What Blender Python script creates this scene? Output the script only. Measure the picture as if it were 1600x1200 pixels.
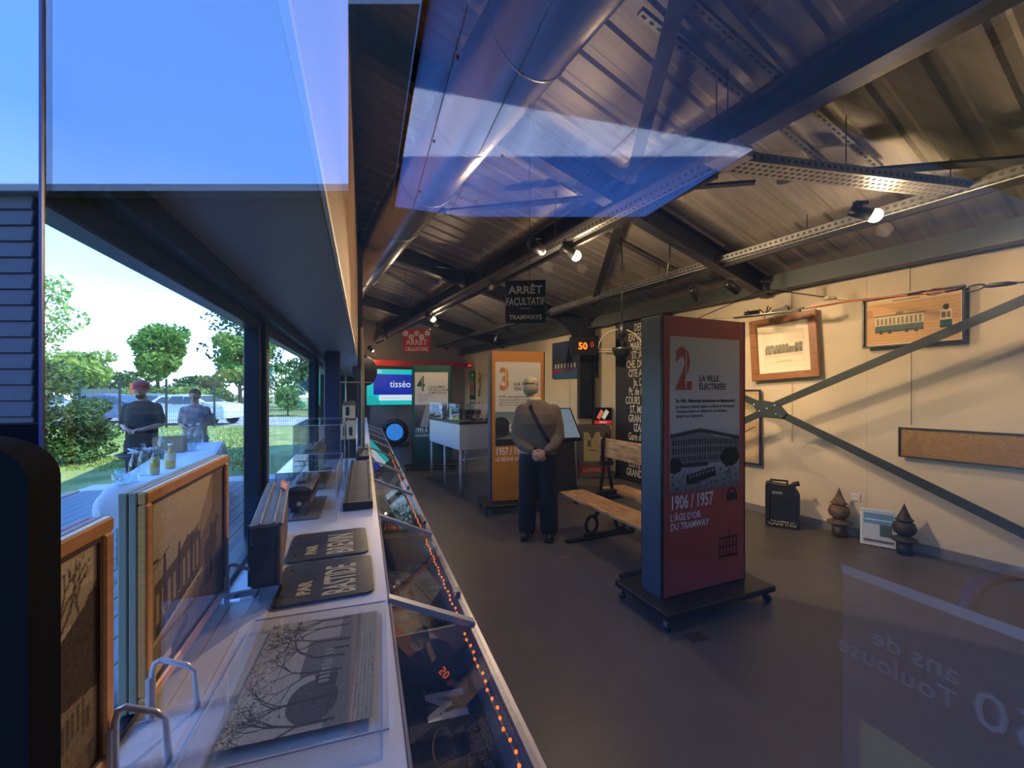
import bpy, bmesh, math, random
import numpy as np
from mathutils import Vector, Matrix, noise as mnoise

for o in list(bpy.data.objects):
    bpy.data.objects.remove(o, do_unlink=True)
SC = bpy.context.scene
COL = SC.collection
R = math.radians
H = 1.55                      # eye height

# ---------------------------------------------------------------- camera
cam_d = bpy.data.cameras.new('camera')
cam = bpy.data.objects.new('camera', cam_d)
COL.objects.link(cam)
cam.location = (0, 0, H)
cam.rotation_euler = (R(90), 0, 0)
cam_d.sensor_width = 36
cam_d.lens = 14.4
cam_d.shift_y = 0.0075
cam_d.clip_start = 0.02
cam_d.clip_end = 400
SC.camera = cam

# ---------------------------------------------------------------- world and sun
wd = bpy.data.worlds.new('sky')
SC.world = wd
wd.use_nodes = True
nt = wd.node_tree
nt.nodes.clear()
wo = nt.nodes.new('ShaderNodeOutputWorld')
bg = nt.nodes.new('ShaderNodeBackground')
tc = nt.nodes.new('ShaderNodeTexCoord')
sp = nt.nodes.new('ShaderNodeSeparateXYZ')
rp = nt.nodes.new('ShaderNodeValToRGB')
nt.links.new(tc.outputs['Generated'], sp.inputs[0])
nt.links.new(sp.outputs['Z'], rp.inputs[0])
nt.links.new(rp.outputs[0], bg.inputs[0])
nt.links.new(bg.outputs[0], wo.inputs[0])
e = rp.color_ramp.elements
e[0].position = 0.0; e[0].color = (0.80, 0.96, 1.0, 1)
e[1].position = 1.0; e[1].color = (0.09, 0.24, 0.74, 1)
m_ = e.new(0.20); m_.color = (0.30, 0.54, 1.0, 1)
m_ = e.new(0.42); m_.color = (0.125, 0.33, 1.0, 1)
bg.inputs[1].default_value = 5.0

sun_d = bpy.data.lights.new('sun', 'SUN')
sun = bpy.data.objects.new('sun', sun_d)
COL.objects.link(sun)
sun_d.energy = 9.0
sun_d.angle = R(0.6)
sun_d.color = (1.0, 0.95, 0.86)
_sd = Vector((-1.0, 0.05, -1.4)).normalized()
sun.rotation_euler = _sd.to_track_quat('-Z', 'Y').to_euler()

vs = SC.view_settings
vs.view_transform = 'Standard'
vs.look = 'None'
vs.gamma = 1
vs.use_curve_mapping = False
vs.exposure = 0.15
cy = SC.cycles
cy.use_denoising = True
cy.max_bounces = 8
cy.diffuse_bounces = 4
cy.glossy_bounces = 4
cy.transmission_bounces = 4
cy.transparent_max_bounces = 24
cy.sample_clamp_indirect = 4.0
cy.caustics_reflective = False
cy.caustics_refractive = False

# ---------------------------------------------------------------- frames of reference
def P(px, py, y): return Vector(((px-800)/640*y, y, H+(612-py)/640*y))
def FZ(px, py, z):
    y = 640*(H-z)/(py-612)
    return Vector(((px-800)/640*y, y, z))
def WL(px, py, off=0.0):
    y = ((5.37-off)/0.869)/((px-800)/640+0.5685)
    return P(px, py, y)
def RF(px, py, off=0.0):
    a = (px-800)/640; c = (612-py)/640
    y = (2.631-off)/(c+0.1912*a+0.1087)
    return P(px, py, y)
def W(s, t, z=0.0): return Vector((-0.34*s+0.94*t, 0.94*s+0.34*t, z))
def B(a, b, z=0.0): return Vector((-0.494*a+0.869*b, 0.869*a+0.494*b, z))
def roofz(b): return H+1.45+0.22*(5.37-b)
AF, AB, AW = R(19.88), R(29.6), R(-60.4)
G = 0.36                      # distance of the end pane from the eye
def MIR(x, y, z):             # a point seen mirrored in the end pane -> where it stands
    s = -0.34*x+0.94*y; t = 0.94*x+0.34*y
    return W(2*G-s, t, z)

# ---------------------------------------------------------------- materials
def lin(c):
    return tuple((v/255/12.92 if v/255 <= 0.04045 else ((v/255+0.055)/1.055)**2.4) for v in c)
MATS = {}
def mat(name, col, rough=0.6, metal=0.0, nz=0.0, ns=8.0, bump=0.0, bs=30.0, spec=0.5, stretch=(1, 1, 1), col2=None):
    if name in MATS: return MATS[name]
    m = bpy.data.materials.new(name); m.use_nodes = True
    t = m.node_tree; p = t.nodes['Principled BSDF']
    c = lin(col)
    p.inputs['Base Color'].default_value = (*c, 1)
    p.inputs['Roughness'].default_value = rough
    p.inputs['Metallic'].default_value = metal
    p.inputs['Specular IOR Level'].default_value = spec
    if nz > 0 or bump > 0:
        co = t.nodes.new('ShaderNodeTexCoord'); mp = t.nodes.new('ShaderNodeMapping')
        mp.inputs['Scale'].default_value = stretch
        t.links.new(co.outputs['Object'], mp.inputs[0])
    if nz > 0:
        n = t.nodes.new('ShaderNodeTexNoise'); n.inputs['Scale'].default_value = ns
        n.inputs['Detail'].default_value = 5
        t.links.new(mp.outputs[0], n.inputs['Vector'])
        r = t.nodes.new('ShaderNodeValToRGB')
        c2 = lin(col2) if col2 else tuple(v*(1-nz) for v in c)
        r.color_ramp.elements[0].position = 0.35; r.color_ramp.elements[0].color = (*c2, 1)
        r.color_ramp.elements[1].position = 0.65; r.color_ramp.elements[1].color = (*[min(1, v*(1+nz*0.4)) for v in c], 1)
        t.links.new(n.outputs['Fac'], r.inputs[0]); t.links.new(r.outputs[0], p.inputs['Base Color'])
    if bump > 0:
        n = t.nodes.new('ShaderNodeTexNoise'); n.inputs['Scale'].default_value = bs
        t.links.new(mp.outputs[0], n.inputs['Vector'])
        b = t.nodes.new('ShaderNodeBump'); b.inputs['Strength'].default_value = bump
        b.inputs['Distance'].default_value = 0.01
        t.links.new(n.outputs['Fac'], b.inputs['Height']); t.links.new(b.outputs[0], p.inputs['Normal'])
    MATS[name] = m
    return m
def emat(name, col, s):
    if name in MATS: return MATS[name]
    m = bpy.data.materials.new(name); m.use_nodes = True
    t = m.node_tree; p = t.nodes['Principled BSDF']
    p.inputs['Base Color'].default_value = (0, 0, 0, 1)
    p.inputs['Emission Color'].default_value = (*lin(col), 1)
    p.inputs['Emission Strength'].default_value = s
    MATS[name] = m
    return m
def glass(name, base, mult, tint=(1, 1, 1), rough=0.0):
    """thin sheet: clear transmission mixed with a Fresnel mirror"""
    if name in MATS: return MATS[name]
    m = bpy.data.materials.new(name); m.use_nodes = True
    t = m.node_tree; t.nodes.clear()
    out = t.nodes.new('ShaderNodeOutputMaterial'); mx = t.nodes.new('ShaderNodeMixShader')
    tr = t.nodes.new('ShaderNodeBsdfTransparent'); gl = t.nodes.new('ShaderNodeBsdfGlossy')
    tr.inputs[0].default_value = (*tint, 1); gl.inputs['Roughness'].default_value = rough
    gl.inputs[0].default_value = (1, 1, 1, 1)
    ge = t.nodes.new('ShaderNodeNewGeometry'); dt = t.nodes.new('ShaderNodeVectorMath'); dt.operation = 'DOT_PRODUCT'
    t.links.new(ge.outputs['Normal'], dt.inputs[0]); t.links.new(ge.outputs['Incoming'], dt.inputs[1])
    ab = t.nodes.new('ShaderNodeMath'); ab.operation = 'ABSOLUTE'; t.links.new(dt.outputs['Value'], ab.inputs[0])
    iv = t.nodes.new('ShaderNodeMath'); iv.operation = 'SUBTRACT'; iv.inputs[0].default_value = 1; t.links.new(ab.outputs[0], iv.inputs[1])
    pw = t.nodes.new('ShaderNodeMath'); pw.operation = 'POWER'; pw.inputs[1].default_value = 5; t.links.new(iv.outputs[0], pw.inputs[0])
    ma = t.nodes.new('ShaderNodeMath'); ma.operation = 'MULTIPLY_ADD'; ma.use_clamp = True
    ma.inputs[1].default_value = mult; ma.inputs[2].default_value = base
    t.links.new(pw.outputs[0], ma.inputs[0])
    t.links.new(ma.outputs[0], mx.inputs[0]); t.links.new(tr.outputs[0], mx.inputs[1]); t.links.new(gl.outputs[0], mx.inputs[2])
    t.links.new(mx.outputs[0], out.inputs[0])
    MATS[name] = m
    return m
def print_mat(name, rough=0.5, emit=0.0):
    if name in MATS: return MATS[name]
    m = bpy.data.materials.new(name); m.use_nodes = True
    t = m.node_tree; p = t.nodes['Principled BSDF']
    a = t.nodes.new('ShaderNodeAttribute'); a.attribute_name = 'Col'
    p.inputs['Roughness'].default_value = rough
    if emit > 0:
        p.inputs['Base Color'].default_value = (0, 0, 0, 1)
        t.links.new(a.outputs['Color'], p.inputs['Emission Color']); p.inputs['Emission Strength'].default_value = emit
    else:
        t.links.new(a.outputs['Color'], p.inputs['Base Color'])
    MATS[name] = m
    return m
PR = print_mat('paper print', 0.45)
PRM = print_mat('matt print', 0.8)
PRE = print_mat('lit screen', 0.3, 1.0)

steel_dark = mat('dark painted steel', (44, 46, 52), 0.5, 0.3)
black_m = mat('black metal', (20, 21, 24), 0.45, 0.2)
black_p = mat('black plastic', (18, 18, 20), 0.4)
galv = mat('galvanised steel', (170, 170, 165), 0.35, 0.8, nz=0.25, ns=6)
alu = mat('anodised dark aluminium', (38, 46, 60), 0.35, 0.5)
white_p = mat('white lacquer', (222, 222, 220), 0.35)
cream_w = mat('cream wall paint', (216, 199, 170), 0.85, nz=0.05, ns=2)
wood = mat('honey oak wood', (178, 118, 62), 0.5, nz=0.35, ns=7, stretch=(1, 1, 12))
wood_b = mat('pale varnished bench wood', (205, 165, 115), 0.4, nz=0.4, ns=4, stretch=(12, 1.2, 6), col2=(150, 105, 65))
chrome = mat('chrome', (200, 200, 200), 0.15, 1.0)
brass = mat('brass rod', (190, 160, 90), 0.3, 0.9)
acr = glass('clear acrylic', 0.05, 0.8, (0.97, 0.98, 0.98))
acr_edge = mat('acrylic edge', (205, 205, 215), 0.15)

# ---------------------------------------------------------------- mesh builder
class MB:
    def __init__(s): s.v = []; s.f = []; s.sm = []
    def add(s, vs_, fs_, smooth=False):
        o = len(s.v); s.v += [tuple(p) for p in vs_]
        s.f += [tuple(i+o for i in f) for f in fs_]; s.sm += [smooth]*len(fs_)
        return s
    def box(s, x0, x1, y0, y1, z0, z1, M=None):
        v = [Vector(p) for p in ((x0,y0,z0),(x1,y0,z0),(x1,y1,z0),(x0,y1,z0),(x0,y0,z1),(x1,y0,z1),(x1,y1,z1),(x0,y1,z1))]
        if M: v = [M@p for p in v]
        return s.add(v, [(0,3,2,1),(4,5,6,7),(0,1,5,4),(1,2,6,5),(2,3,7,6),(3,0,4,7)])
    def cbox(s, x0, x1, y0, y1, z0, z1, c=0.004, M=None):
        """box with chamfered edges"""
        bm = bmesh.new(); bmesh.ops.create_cube(bm, size=1)
        for v in bm.verts:
            v.co = Vector((x0+(v.co.x+.5)*(x1-x0), y0+(v.co.y+.5)*(y1-y0), z0+(v.co.z+.5)*(z1-z0)))
        bmesh.ops.bevel(bm, geom=bm.edges[:], offset=c, segments=1, affect='EDGES')
        if M: bmesh.ops.transform(bm, matrix=M, verts=bm.verts)
        bm.verts.index_update()
        s.add([v.co[:] for v in bm.verts], [tuple(v.index for v in f.verts) for f in bm.faces]); bm.free()
        return s
    def cyl(s, p0, p1, r0, r1=None, n=12, cap=True, smooth=True):
        r1 = r0 if r1 is None else r1
        p0 = Vector(p0); p1 = Vector(p1); d = (p1-p0)
        if d.length < 1e-6: return s
        d.normalize()
        a = d.orthogonal().normalized(); b = d.cross(a)
        vs_ = []
        for k in range(n):
            q = 2*math.pi*k/n; w = a*math.cos(q)+b*math.sin(q)
            vs_.append(p0+w*r0); vs_.append(p1+w*r1)
        s.add(vs_, [(2*k, 2*((k+1) % n), 2*((k+1) % n)+1, 2*k+1) for k in range(n)], smooth)
        if cap:
            o = len(s.v)-2*n
            s.f.append(tuple(o+2*k for k in range(n-1, -1, -1))); s.f.append(tuple(o+2*k+1 for k in range(n))); s.sm += [False]*2
        return s
    def tube(s, pts, r, n=8, smooth=True):
        pts = [Vector(p) for p in pts]
        rings = []
        up = None
        for i, p in enumerate(pts):
            d = (pts[min(i+1, len(pts)-1)]-pts[max(i-1, 0)]).normalized()
            if up is None: up = d.orthogonal().normalized()
            a = (up-d*up.dot(d)).normalized(); up = a; b = d.cross(a)
            rr = r[i] if isinstance(r, (list, tuple)) else r
            rings.append([p+(a*math.cos(2*math.pi*k/n)+b*math.sin(2*math.pi*k/n))*rr for k in range(n)])
        vs_ = [q for rg in rings for q in rg]
        fs_ = []
        for i in range(len(pts)-1):
            for k in range(n):
                fs_.append((i*n+k, i*n+(k+1) % n, (i+1)*n+(k+1) % n, (i+1)*n+k))
        fs_.append(tuple(range(n-1, -1, -1))); fs_.append(tuple((len(pts)-1)*n+k for k in range(n)))
        return s.add(vs_, fs_, smooth)
    def lathe(s, prof, c=(0, 0, 0), n=20, smooth=True):
        vs_ = []; c = Vector(c)
        for r, z in prof:
            for k in range(n):
                vs_.append(c+Vector((r*math.cos(2*math.pi*k/n), r*math.sin(2*math.pi*k/n), z)))
        fs_ = [(i*n+k, i*n+(k+1) % n, (i+1)*n+(k+1) % n, (i+1)*n+k) for i in range(len(prof)-1) for k in range(n)]
        fs_.append(tuple(range(n-1, -1, -1))); fs_.append(tuple((len(prof)-1)*n+k for k in range(n)))
        return s.add(vs_, fs_, smooth)
    def sph(s, c, rx, ry=None, rz=None, n=14, m=10, M=None):
        ry = rx if ry is None else ry; rz = rx if rz is None else rz
        c = Vector(c); vs_ = [Vector((0, 0, -1))]
        for i in range(1, m):
            ph = math.pi*i/m-math.pi/2
            for k in range(n):
                q = 2*math.pi*k/n; vs_.append(Vector((math.cos(ph)*math.cos(q), math.cos(ph)*math.sin(q), math.sin(ph))))
        vs_.append(Vector((0, 0, 1)))
        fs_ = [(0, 1+(k+1) % n, 1+k) for k in range(n)]
        for i in range(m-2):
            for k in range(n):
                fs_.append((1+i*n+k, 1+i*n+(k+1) % n, 1+(i+1)*n+(k+1) % n, 1+(i+1)*n+k))
        L = len(vs_)-1; o = 1+(m-2)*n
        fs_ += [(o+k, o+(k+1) % n, L) for k in range(n)]
        out = []
        for v in vs_:
            p = Vector((v.x*rx, v.y*ry, v.z*rz))
            if M: p = M@p
            out.append(p+c)
        return s.add(out, fs_, True)
    def prism(s, poly, h0, h1, axis='Z', M=None):
        """poly of 2D points extruded; axis Z: (x,y), Y: (x,z), X: (y,z)"""
        def mk(p, h):
            if axis == 'Z': return Vector((p[0], p[1], h))
            if axis == 'Y': return Vector((p[0], h, p[1]))
            return Vector((h, p[0], p[1]))
        n = len(poly); vs_ = [mk(p, h0) for p in poly]+[mk(p, h1) for p in poly]
        if M: vs_ = [M@p for p in vs_]
        return s.add(vs_, [tuple(range(n-1, -1, -1)), tuple(range(n, 2*n))]+[(k, (k+1) % n, (k+1) % n+n, k+n) for k in range(n)])
    def bar(s, p0, p1, w, h, up=(0, 0, 1)):
        p0 = Vector(p0); p1 = Vector(p1); d = (p1-p0).normalized(); up = Vector(up)
        a = d.cross(up).normalized(); b = a.cross(d).normalized()
        vs_ = [p+a*i*w/2+b*j*h/2 for p in (p0, p1) for i, j in ((-1,-1),(1,-1),(1,1),(-1,1))]
        return s.add(vs_, [(0,1,2,3),(7,6,5,4),(0,4,5,1),(1,5,6,2),(2,6,7,3),(3,7,4,0)])
    def quad(s, a, b, c, d): return s.add([a, b, c, d], [(0, 1, 2, 3)])
    def mesh(s, name):
        me = bpy.data.meshes.new(name)
        me.from_pydata([tuple(v) for v in s.v], [], s.f)
        me.polygons.foreach_set('use_smooth', s.sm)
        bm = bmesh.new(); bm.from_mesh(me); bmesh.ops.recalc_face_normals(bm, faces=bm.faces); bm.to_mesh(me); bm.free()
        me.update()
        return me
    def build(s, name, m, parent=None, **kw):
        return link(name, s.mesh(name), m, parent, **kw)
def link(name, me, m, parent=None, label=None, kind=None, loc=None):
    o = bpy.data.objects.new(name, me); COL.objects.link(o)
    if m is not None and len(me.materials) == 0: me.materials.append(m)
    if parent is not None: o.parent = parent
    if label: o['label'] = label
    if kind: o['kind'] = kind
    if loc is not None: o.location = loc
    return o
def thing(name, label, cat, loc=(0, 0, 0), rz=0.0, group=None, rot=None):
    o = bpy.data.objects.new(name, None); COL.objects.link(o)
    o.empty_display_size = 0.1
    o.location = loc; o.rotation_euler = rot if rot else (0, 0, rz)
    o['label'] = label; o['category'] = cat
    if group: o['group'] = group
    return o
def tag(o, label, cat, group=None, kind=None):
    o['label'] = label; o['category'] = cat
    if group: o['group'] = group
    if kind: o['kind'] = kind
    return o
def struct(o): o['kind'] = 'structure'; return o
def sroot(name, loc=(0, 0, 0), rz=0.0):
    o = bpy.data.objects.new(name, None); COL.objects.link(o); o.location = loc; o.rotation_euler = (0, 0, rz); o['kind'] = 'structure'
    return o
def text(body, size, m, parent, loc, sx=1.0, align='LEFT', name='lettering', off=0.0, ext=0.0006, flat=False, rz=0.0, label=None):
    c = bpy.data.curves.new('t', 'FONT'); c.body = body; c.size = size; c.align_x = align
    c.offset = off; c.extrude = ext; c.resolution_u = 2; c.space_line = 0.95
    t = bpy.data.objects.new('t', c); COL.objects.link(t)
    me = bpy.data.meshes.new_from_object(t)
    bpy.data.objects.remove(t, do_unlink=True); bpy.data.curves.remove(c)
    M = Matrix.Diagonal((sx, 1, 1, 1))
    if not flat: M = Matrix.Rotation(R(90), 4, 'X')@M
    else: M = Matrix.Rotation(rz, 4, 'Z')@M
    me.transform(M); me.materials.clear()
    return link(name, me, m, parent, loc=loc, label=label)

# ---------------------------------------------------------------- flat prints (colour carried by a fine grid)
class Cv:
    def __init__(s, nx, ny, c=(200, 190, 170)):
        s.nx, s.ny = nx, ny
        s.a = np.zeros((ny, nx, 3)); s.a[:] = c
        gy, gx = np.mgrid[0:ny, 0:nx]
        s.X = gx/(nx-1); s.Y = gy/(ny-1)
        s.asp = nx/ny
    def put(s, mk, c, al=1.0):
        s.a[mk] = s.a[mk]*(1-al)+np.array(c)*al; return s
    def rect(s, x0, y0, x1, y1, c, al=1.0): return s.put((s.X >= x0) & (s.X <= x1) & (s.Y >= y0) & (s.Y <= y1), c, al)
    def ell(s, cx, cy_, rx, ry, c, al=1.0): return s.put(((s.X-cx)/rx)**2+((s.Y-cy_)/ry)**2 <= 1, c, al)
    def line(s, x0, y0, x1, y1, w, c, al=1.0):
        ax = (x1-x0)*s.asp; ay = y1-y0; L = ax*ax+ay*ay+1e-9
        t = np.clip((((s.X-x0)*s.asp)*ax+(s.Y-y0)*ay)/L, 0, 1)
        d = np.hypot((s.X-x0)*s.asp-t*ax, (s.Y-y0)-t*ay)
        return s.put(d <= w, c, al)
    def poly(s, pts, c, al=1.0):
        ins = np.zeros(s.X.shape, bool); n = len(pts); j = n-1
        for i in range(n):
            xi, yi = pts[i]; xj, yj = pts[j]
            if yi != yj:
                k = ((yi > s.Y) != (yj > s.Y)) & (s.X < (xj-xi)*(s.Y-yi)/(yj-yi)+xi); ins ^= k
            j = i
        return s.put(ins, c, al)
    def noise(s, amp, seed=0, sc=1):
        r = np.random.RandomState(seed)
        n = r.randn(max(2, s.ny//sc+1), max(2, s.nx//sc+1))
        n = np.repeat(np.repeat(n, sc, 0), sc, 1)[:s.ny, :s.nx]
        s.a += n[..., None]*amp; return s
    def grad(s, c0, c1, y0=0.0, y1=1.0, al=1.0):
        t = np.clip((s.Y-y0)/(y1-y0), 0, 1)[..., None]; mk = (s.Y >= y0) & (s.Y <= y1)
        g = np.array(c0)*(1-t)+np.array(c1)*t
        s.a[mk] = s.a[mk]*(1-al)+g[mk]*al; return s
    def tree(s, x, y, h, c, seed=0, w=0.012, depth=5):
        r = random.Random(seed)
        def br(x, y, a, l, w, d):
            x2 = x+math.cos(a)*l/s.asp; y2 = y+math.sin(a)*l
            s.line(x, y, x2, y2, w, c, 0.85)
            if d > 0:
                for k in range(r.choice((2, 2, 3))): br(x2, y2, a+r.uniform(-.7, .7), l*r.uniform(.6, .85), w*.62, d-1)
        br(x, y, math.pi/2+r.uniform(-.1, .1), h, w, depth); return s
def flatprint(name, cv, w, h, parent, loc=(0, 0, 0), m=None, lay=False, label=None):
    """grid in local XZ (facing -Y), lower-left corner at loc; lay=True puts it in XY facing up"""
    nx, ny = cv.nx, cv.ny
    col = np.clip(cv.a, 0, 255)/255
    col = np.where(col <= 0.04045, col/12.92, ((col+0.055)/1.055)**2.4)
    vs_ = np.zeros((ny*nx, 3)); vs_[:, 0] = (cv.X*w).ravel()
    if lay: vs_[:, 1] = (cv.Y*h).ravel()
    else: vs_[:, 2] = (cv.Y*h).ravel()
    i = np.arange(ny*nx).reshape(ny, nx)
    q = np.stack([i[:-1, :-1], i[:-1, 1:], i[1:, 1:], i[1:, :-1]], -1).reshape(-1, 4)
    me = bpy.data.meshes.new(name)
    me.vertices.add(len(vs_)); me.vertices.foreach_set('co', vs_.ravel())
    me.loops.add(q.size); me.loops.foreach_set('vertex_index', q.ravel().astype(np.int32))
    me.polygons.add(len(q)); me.polygons.foreach_set('loop_start', np.arange(0, q.size, 4, dtype=np.int32))
    me.update(calc_edges=True)
    at = me.color_attributes.new('Col', 'FLOAT_COLOR', 'POINT')
    at.data.foreach_set('color', np.concatenate([col.reshape(-1, 3), np.ones((ny*nx, 1))], 1).ravel())
    return link(name, me, m or PR, parent, loc=loc, label=label)

# ================================================================ THE SETTING
floor_m = mat('grey brown concrete floor', (92, 88, 84), 0.42, nz=0.12, ns=3, bump=0.05, bs=40)
struct(MB().add([W(G, -.51, 0), W(G, 5.6, 0), B(12.8, 5.5, 0), W(13.2, -.51, 0), W(G, -.51, -.1), W(G, 5.6, -.1), B(12.8, 5.5, -.1), W(13.2, -.51, -.1)],
       [(0,1,2,3),(7,6,5,4),(0,4,5,1),(1,5,6,2),(2,6,7,3),(3,7,4,0)]).build('floor', floor_m))

# right wall: plaster boards
wr = sroot('wall_right', B(0, 5.37), AW)
MB().box(-12.7, .9, .012, .2, 0, 3.0).build('wall_core', cream_w, wr)
for i in range(11):
    x = -12.7+i*1.2
    MB().cbox(x+.0006, min(x+1.1994, .9), 0, .012, 0.0, 2.98, .0006).build('wall_panel', cream_w, wr)
wb = sroot('wall_back', B(12.65, 0), AB)
wall_g = mat('taupe wall paint', (150, 142, 134), 0.85, nz=0.05, ns=2)
MB().prism([(.8, 0), (5.5, 0), (5.5, 3.0), (.8, 4.05)], .02, .2, 'Y').build('wall_core', wall_g, wb)
for i in range(4):
    x = .8+i*1.17
    MB().prism([(x+.003, 0), (x+1.167, 0), (x+1.167, roofz(x+1.167)-.04), (x+.003, roofz(x)-.04)], 0, .02, 'Y').build('wall_panel', wall_g, wb)
struct(MB().prism([(-.0, 0), (0.012, 0), (.012, .09), (0, .09)], -12.6, .5, 'X', Matrix.Translation(B(0, 5.37))@Matrix.Rotation(AW, 4, 'Z')@Matrix.Translation((0, -.013, 0))).build('baseboard_right', mat('grey skirting', (120, 118, 114), .6)))

# roof: trapezoidal steel sheets with falling ribs
ceil = sroot('ceiling', (0, 0, 0), AB)
sheet_m = mat('brushed zinc roof sheet', (160, 152, 140), 0.55, 0.15, nz=0.2, ns=2.2, stretch=(0.6, 9, 1))
def sheet(a0):
    m = MB(); prof = []
    for k in range(4):
        y = a0+k*.25
        prof += [(y, 0), (y+.15, 0), (y+.175, .016), (y+.225, .016)]
    prof.append((a0+1.0, 0))
    vs_ = [(b, y, roofz(b)+z) for b in (-.6, 2.5, 5.6) for y, z in prof]
    n = len(prof)
    return m.add(vs_, [(j*n+i, j*n+i+1, (j+1)*n+i+1, (j+1)*n+i) for j in range(2) for i in range(n-1)])
for i in range(15):
    sheet(-1.85+i*1.0).build('roof_sheet', sheet_m, ceil)  # unseen front overhang added to keep sun off the interior floor
struct(MB().prism([(-.7, roofz(-.7)+.05), (5.65, roofz(5.65)+.05), (5.65, roofz(5.65)+.15), (-.7, roofz(-.7)+.15)], -1.8, 13.15, 'Y', Matrix.Rotation(AB, 4, 'Z')).build('trim_1', mat('roof insulation board', (110, 110, 110), .9)))

# facade bulkhead above the windows
bk = sroot('wall_left', (0, 0, 0), AF)
soff = mat('grey painted soffit', (150, 140, 130), 0.45)
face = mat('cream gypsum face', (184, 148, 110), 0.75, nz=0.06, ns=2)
MB().box(-.60, -.084, G+.02, 13.0, 1.97, 1.99).build('soffit_board', soff, bk)
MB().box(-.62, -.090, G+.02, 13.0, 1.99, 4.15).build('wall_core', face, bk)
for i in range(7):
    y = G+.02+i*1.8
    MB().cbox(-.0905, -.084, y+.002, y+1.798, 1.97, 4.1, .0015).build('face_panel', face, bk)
MB().box(-.086, -.076, G+.02, 13.0, 1.965, 1.985).build('edge_bead', mat('pale edge bead', (235, 215, 185), .5), bk)
struct(MB().box(-.60, -.43, G+.03, 13.0, 1.905, 1.97, Matrix.Rotation(AF, 4, 'Z')).build('trim_2', alu))
struct(MB().box(-.455, -.44, G+.05, 13.0, 1.962, 1.969, Matrix.Rotation(AF, 4, 'Z')).build('trim_3', mat('pale shadow gap strip', (170, 172, 176), .4)))

# facade windows: frames, mullions, panes
gl_side = glass('side glazing', 0.04, 0.35, (0.90, 0.96, 0.97))
ss = [G+.02, 2.36, 4.82, 7.3, 9.8, 12.6]
for i in range(5):
    wn = sroot('window_%d' % (i+1), (0, 0, 0), AF)
    a, b = ss[i], ss[i+1]
    MB().cbox(-.545, -.475, a, a+.07 if i else a+.02, 0, 1.905, .004).build('mullion', alu, wn)
    MB().cbox(-.545, -.475, b-.07, b, 0, 1.905, .004).build('mullion', alu, wn)
    MB().cbox(-.54, -.48, a+.07, b-.07, .0, .86, .004).build('sill_rail', alu, wn)
    MB().cbox(-.54, -.48, a+.07, b-.07, 1.85, 1.905, .004).build('head_rail', alu, wn)
    MB().box(-.514, -.508, a+.06, b-.06, .86, 1.86).build('pane', gl_side, wn)
    if i: MB().cbox(-.475, -.455, a-.03, a+.03, .86, 1.9, .003).build('cover_strip', mat('black window gasket', (25, 28, 36), .5), wn)

# end pane the view goes through, its corner panel, header and front wall
gl_end = glass('end glazing', 0.105, 0.9, (0.94, 0.96, 0.97))
w6 = sroot('window_6', (0, 0, 0), AF)
MB().box(-.199, 5.34, G, G+.003, 0.02, 2.42).build('pane', gl_end, w6)
MB().box(-.2005, -.1990, G-.002, G+.001, 0, 2.42).build('edge_seal', mat('violet grey edge seal', (60, 62, 120), .4), w6)
MB().cbox(-.62, 5.4, G-.03, G+.05, 2.42, 2.5, .004).build('head_rail', alu, w6)
MB().cbox(-.2, 5.4, G-.02, G+.04, 0.0, .03, .004).build('sill_rail', alu, w6)
gp = bpy.data.materials.new('black glass panel'); gp.use_nodes = True
q = gp.node_tree.nodes['Principled BSDF']; q.inputs['Base Color'].default_value = (.012, .012, .016, 1); q.inputs['Roughness'].default_value = .02
q.inputs['Specular IOR Level'].default_value = 1.0; q.inputs['IOR'].default_value = 2.1
w7 = sroot('trim_4', (0, 0, 0), AF)
MB().box(-.62, -.2005, G-.002, G+.001, 0, 2.42).build('corner_panel', gp, w7)
wf = sroot('wall_front', (0, 0, 0), AF)
MB().prism([(-.62, 2.5), (5.6, 2.5), (5.6, 3.02), (-.62, 4.3)], G-.02, G+.03, 'Y').build('gable_panel', mat('dark cladding', (50, 52, 56), .7), wf)

# doorway, its dark opening painted as a near-black sheet, at the far left of the back wall
dr = sroot('door_1', B(12.64, 1.6), AB)
MB().box(-.9, .62, -.02, .0, 0, 2.05).build('dark_opening', mat('near black opening', (22, 22, 24), .6), dr)
MB().box(.62, .68, -.04, .0, 0, 2.1).build('door_frame', mat('door frame grey', (70, 70, 70), .6), dr)

# ================================================================ STEELWORK
def rafter(a, name, lab):
    t = thing(name, lab, 'roof truss', B(a, 0), AB, 'dark steel rafters under the roof')
    b0, b1 = .1726*a-.06, 5.3
    def web(w, dz0, dz1):
        m = MB(); vs_ = []
        for y in (-w/2, w/2):
            for b in (b0, b1):
                vs_ += [(b, y, roofz(b)-dz0), (b, y, roofz(b)-dz1)]
        return m.add(vs_, [(0,1,3,2),(4,6,7,5),(0,2,6,4),(1,5,7,3),(0,4,5,1),(2,3,7,6)])
    web(.012, .07, .27).build('web', steel_dark, t)
    web(.12, .05, .068).build('top_flange', steel_dark, t)
    web(.12, .27, .29).build('bottom_flange', steel_dark, t)
    return t
rafter(2.89, 'rafter', 'near dark steel rafter above the suspended trays')
rafter(6.34, 'rafter', 'dark steel rafter landing on the dark column')
rafter(9.8, 'rafter', 'far dark steel rafter near the taupe end wall')
t = thing('ridge_beam', 'long dark blue-grey steel beam running lengthways under the roof', 'beam', B(0, 2.75, roofz(2.75)-.16), AB)
MB().box(-.01, .01, -.9, 12.6, -.14, .05).build('web', steel_dark, t)
MB().box(-.08, .08, -.9, 12.6, .05, .07).build('top_flange', steel_dark, t)
MB().box(-.08, .08, -.9, 12.6, -.16, -.14).build('bottom_flange', steel_dark, t)
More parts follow.
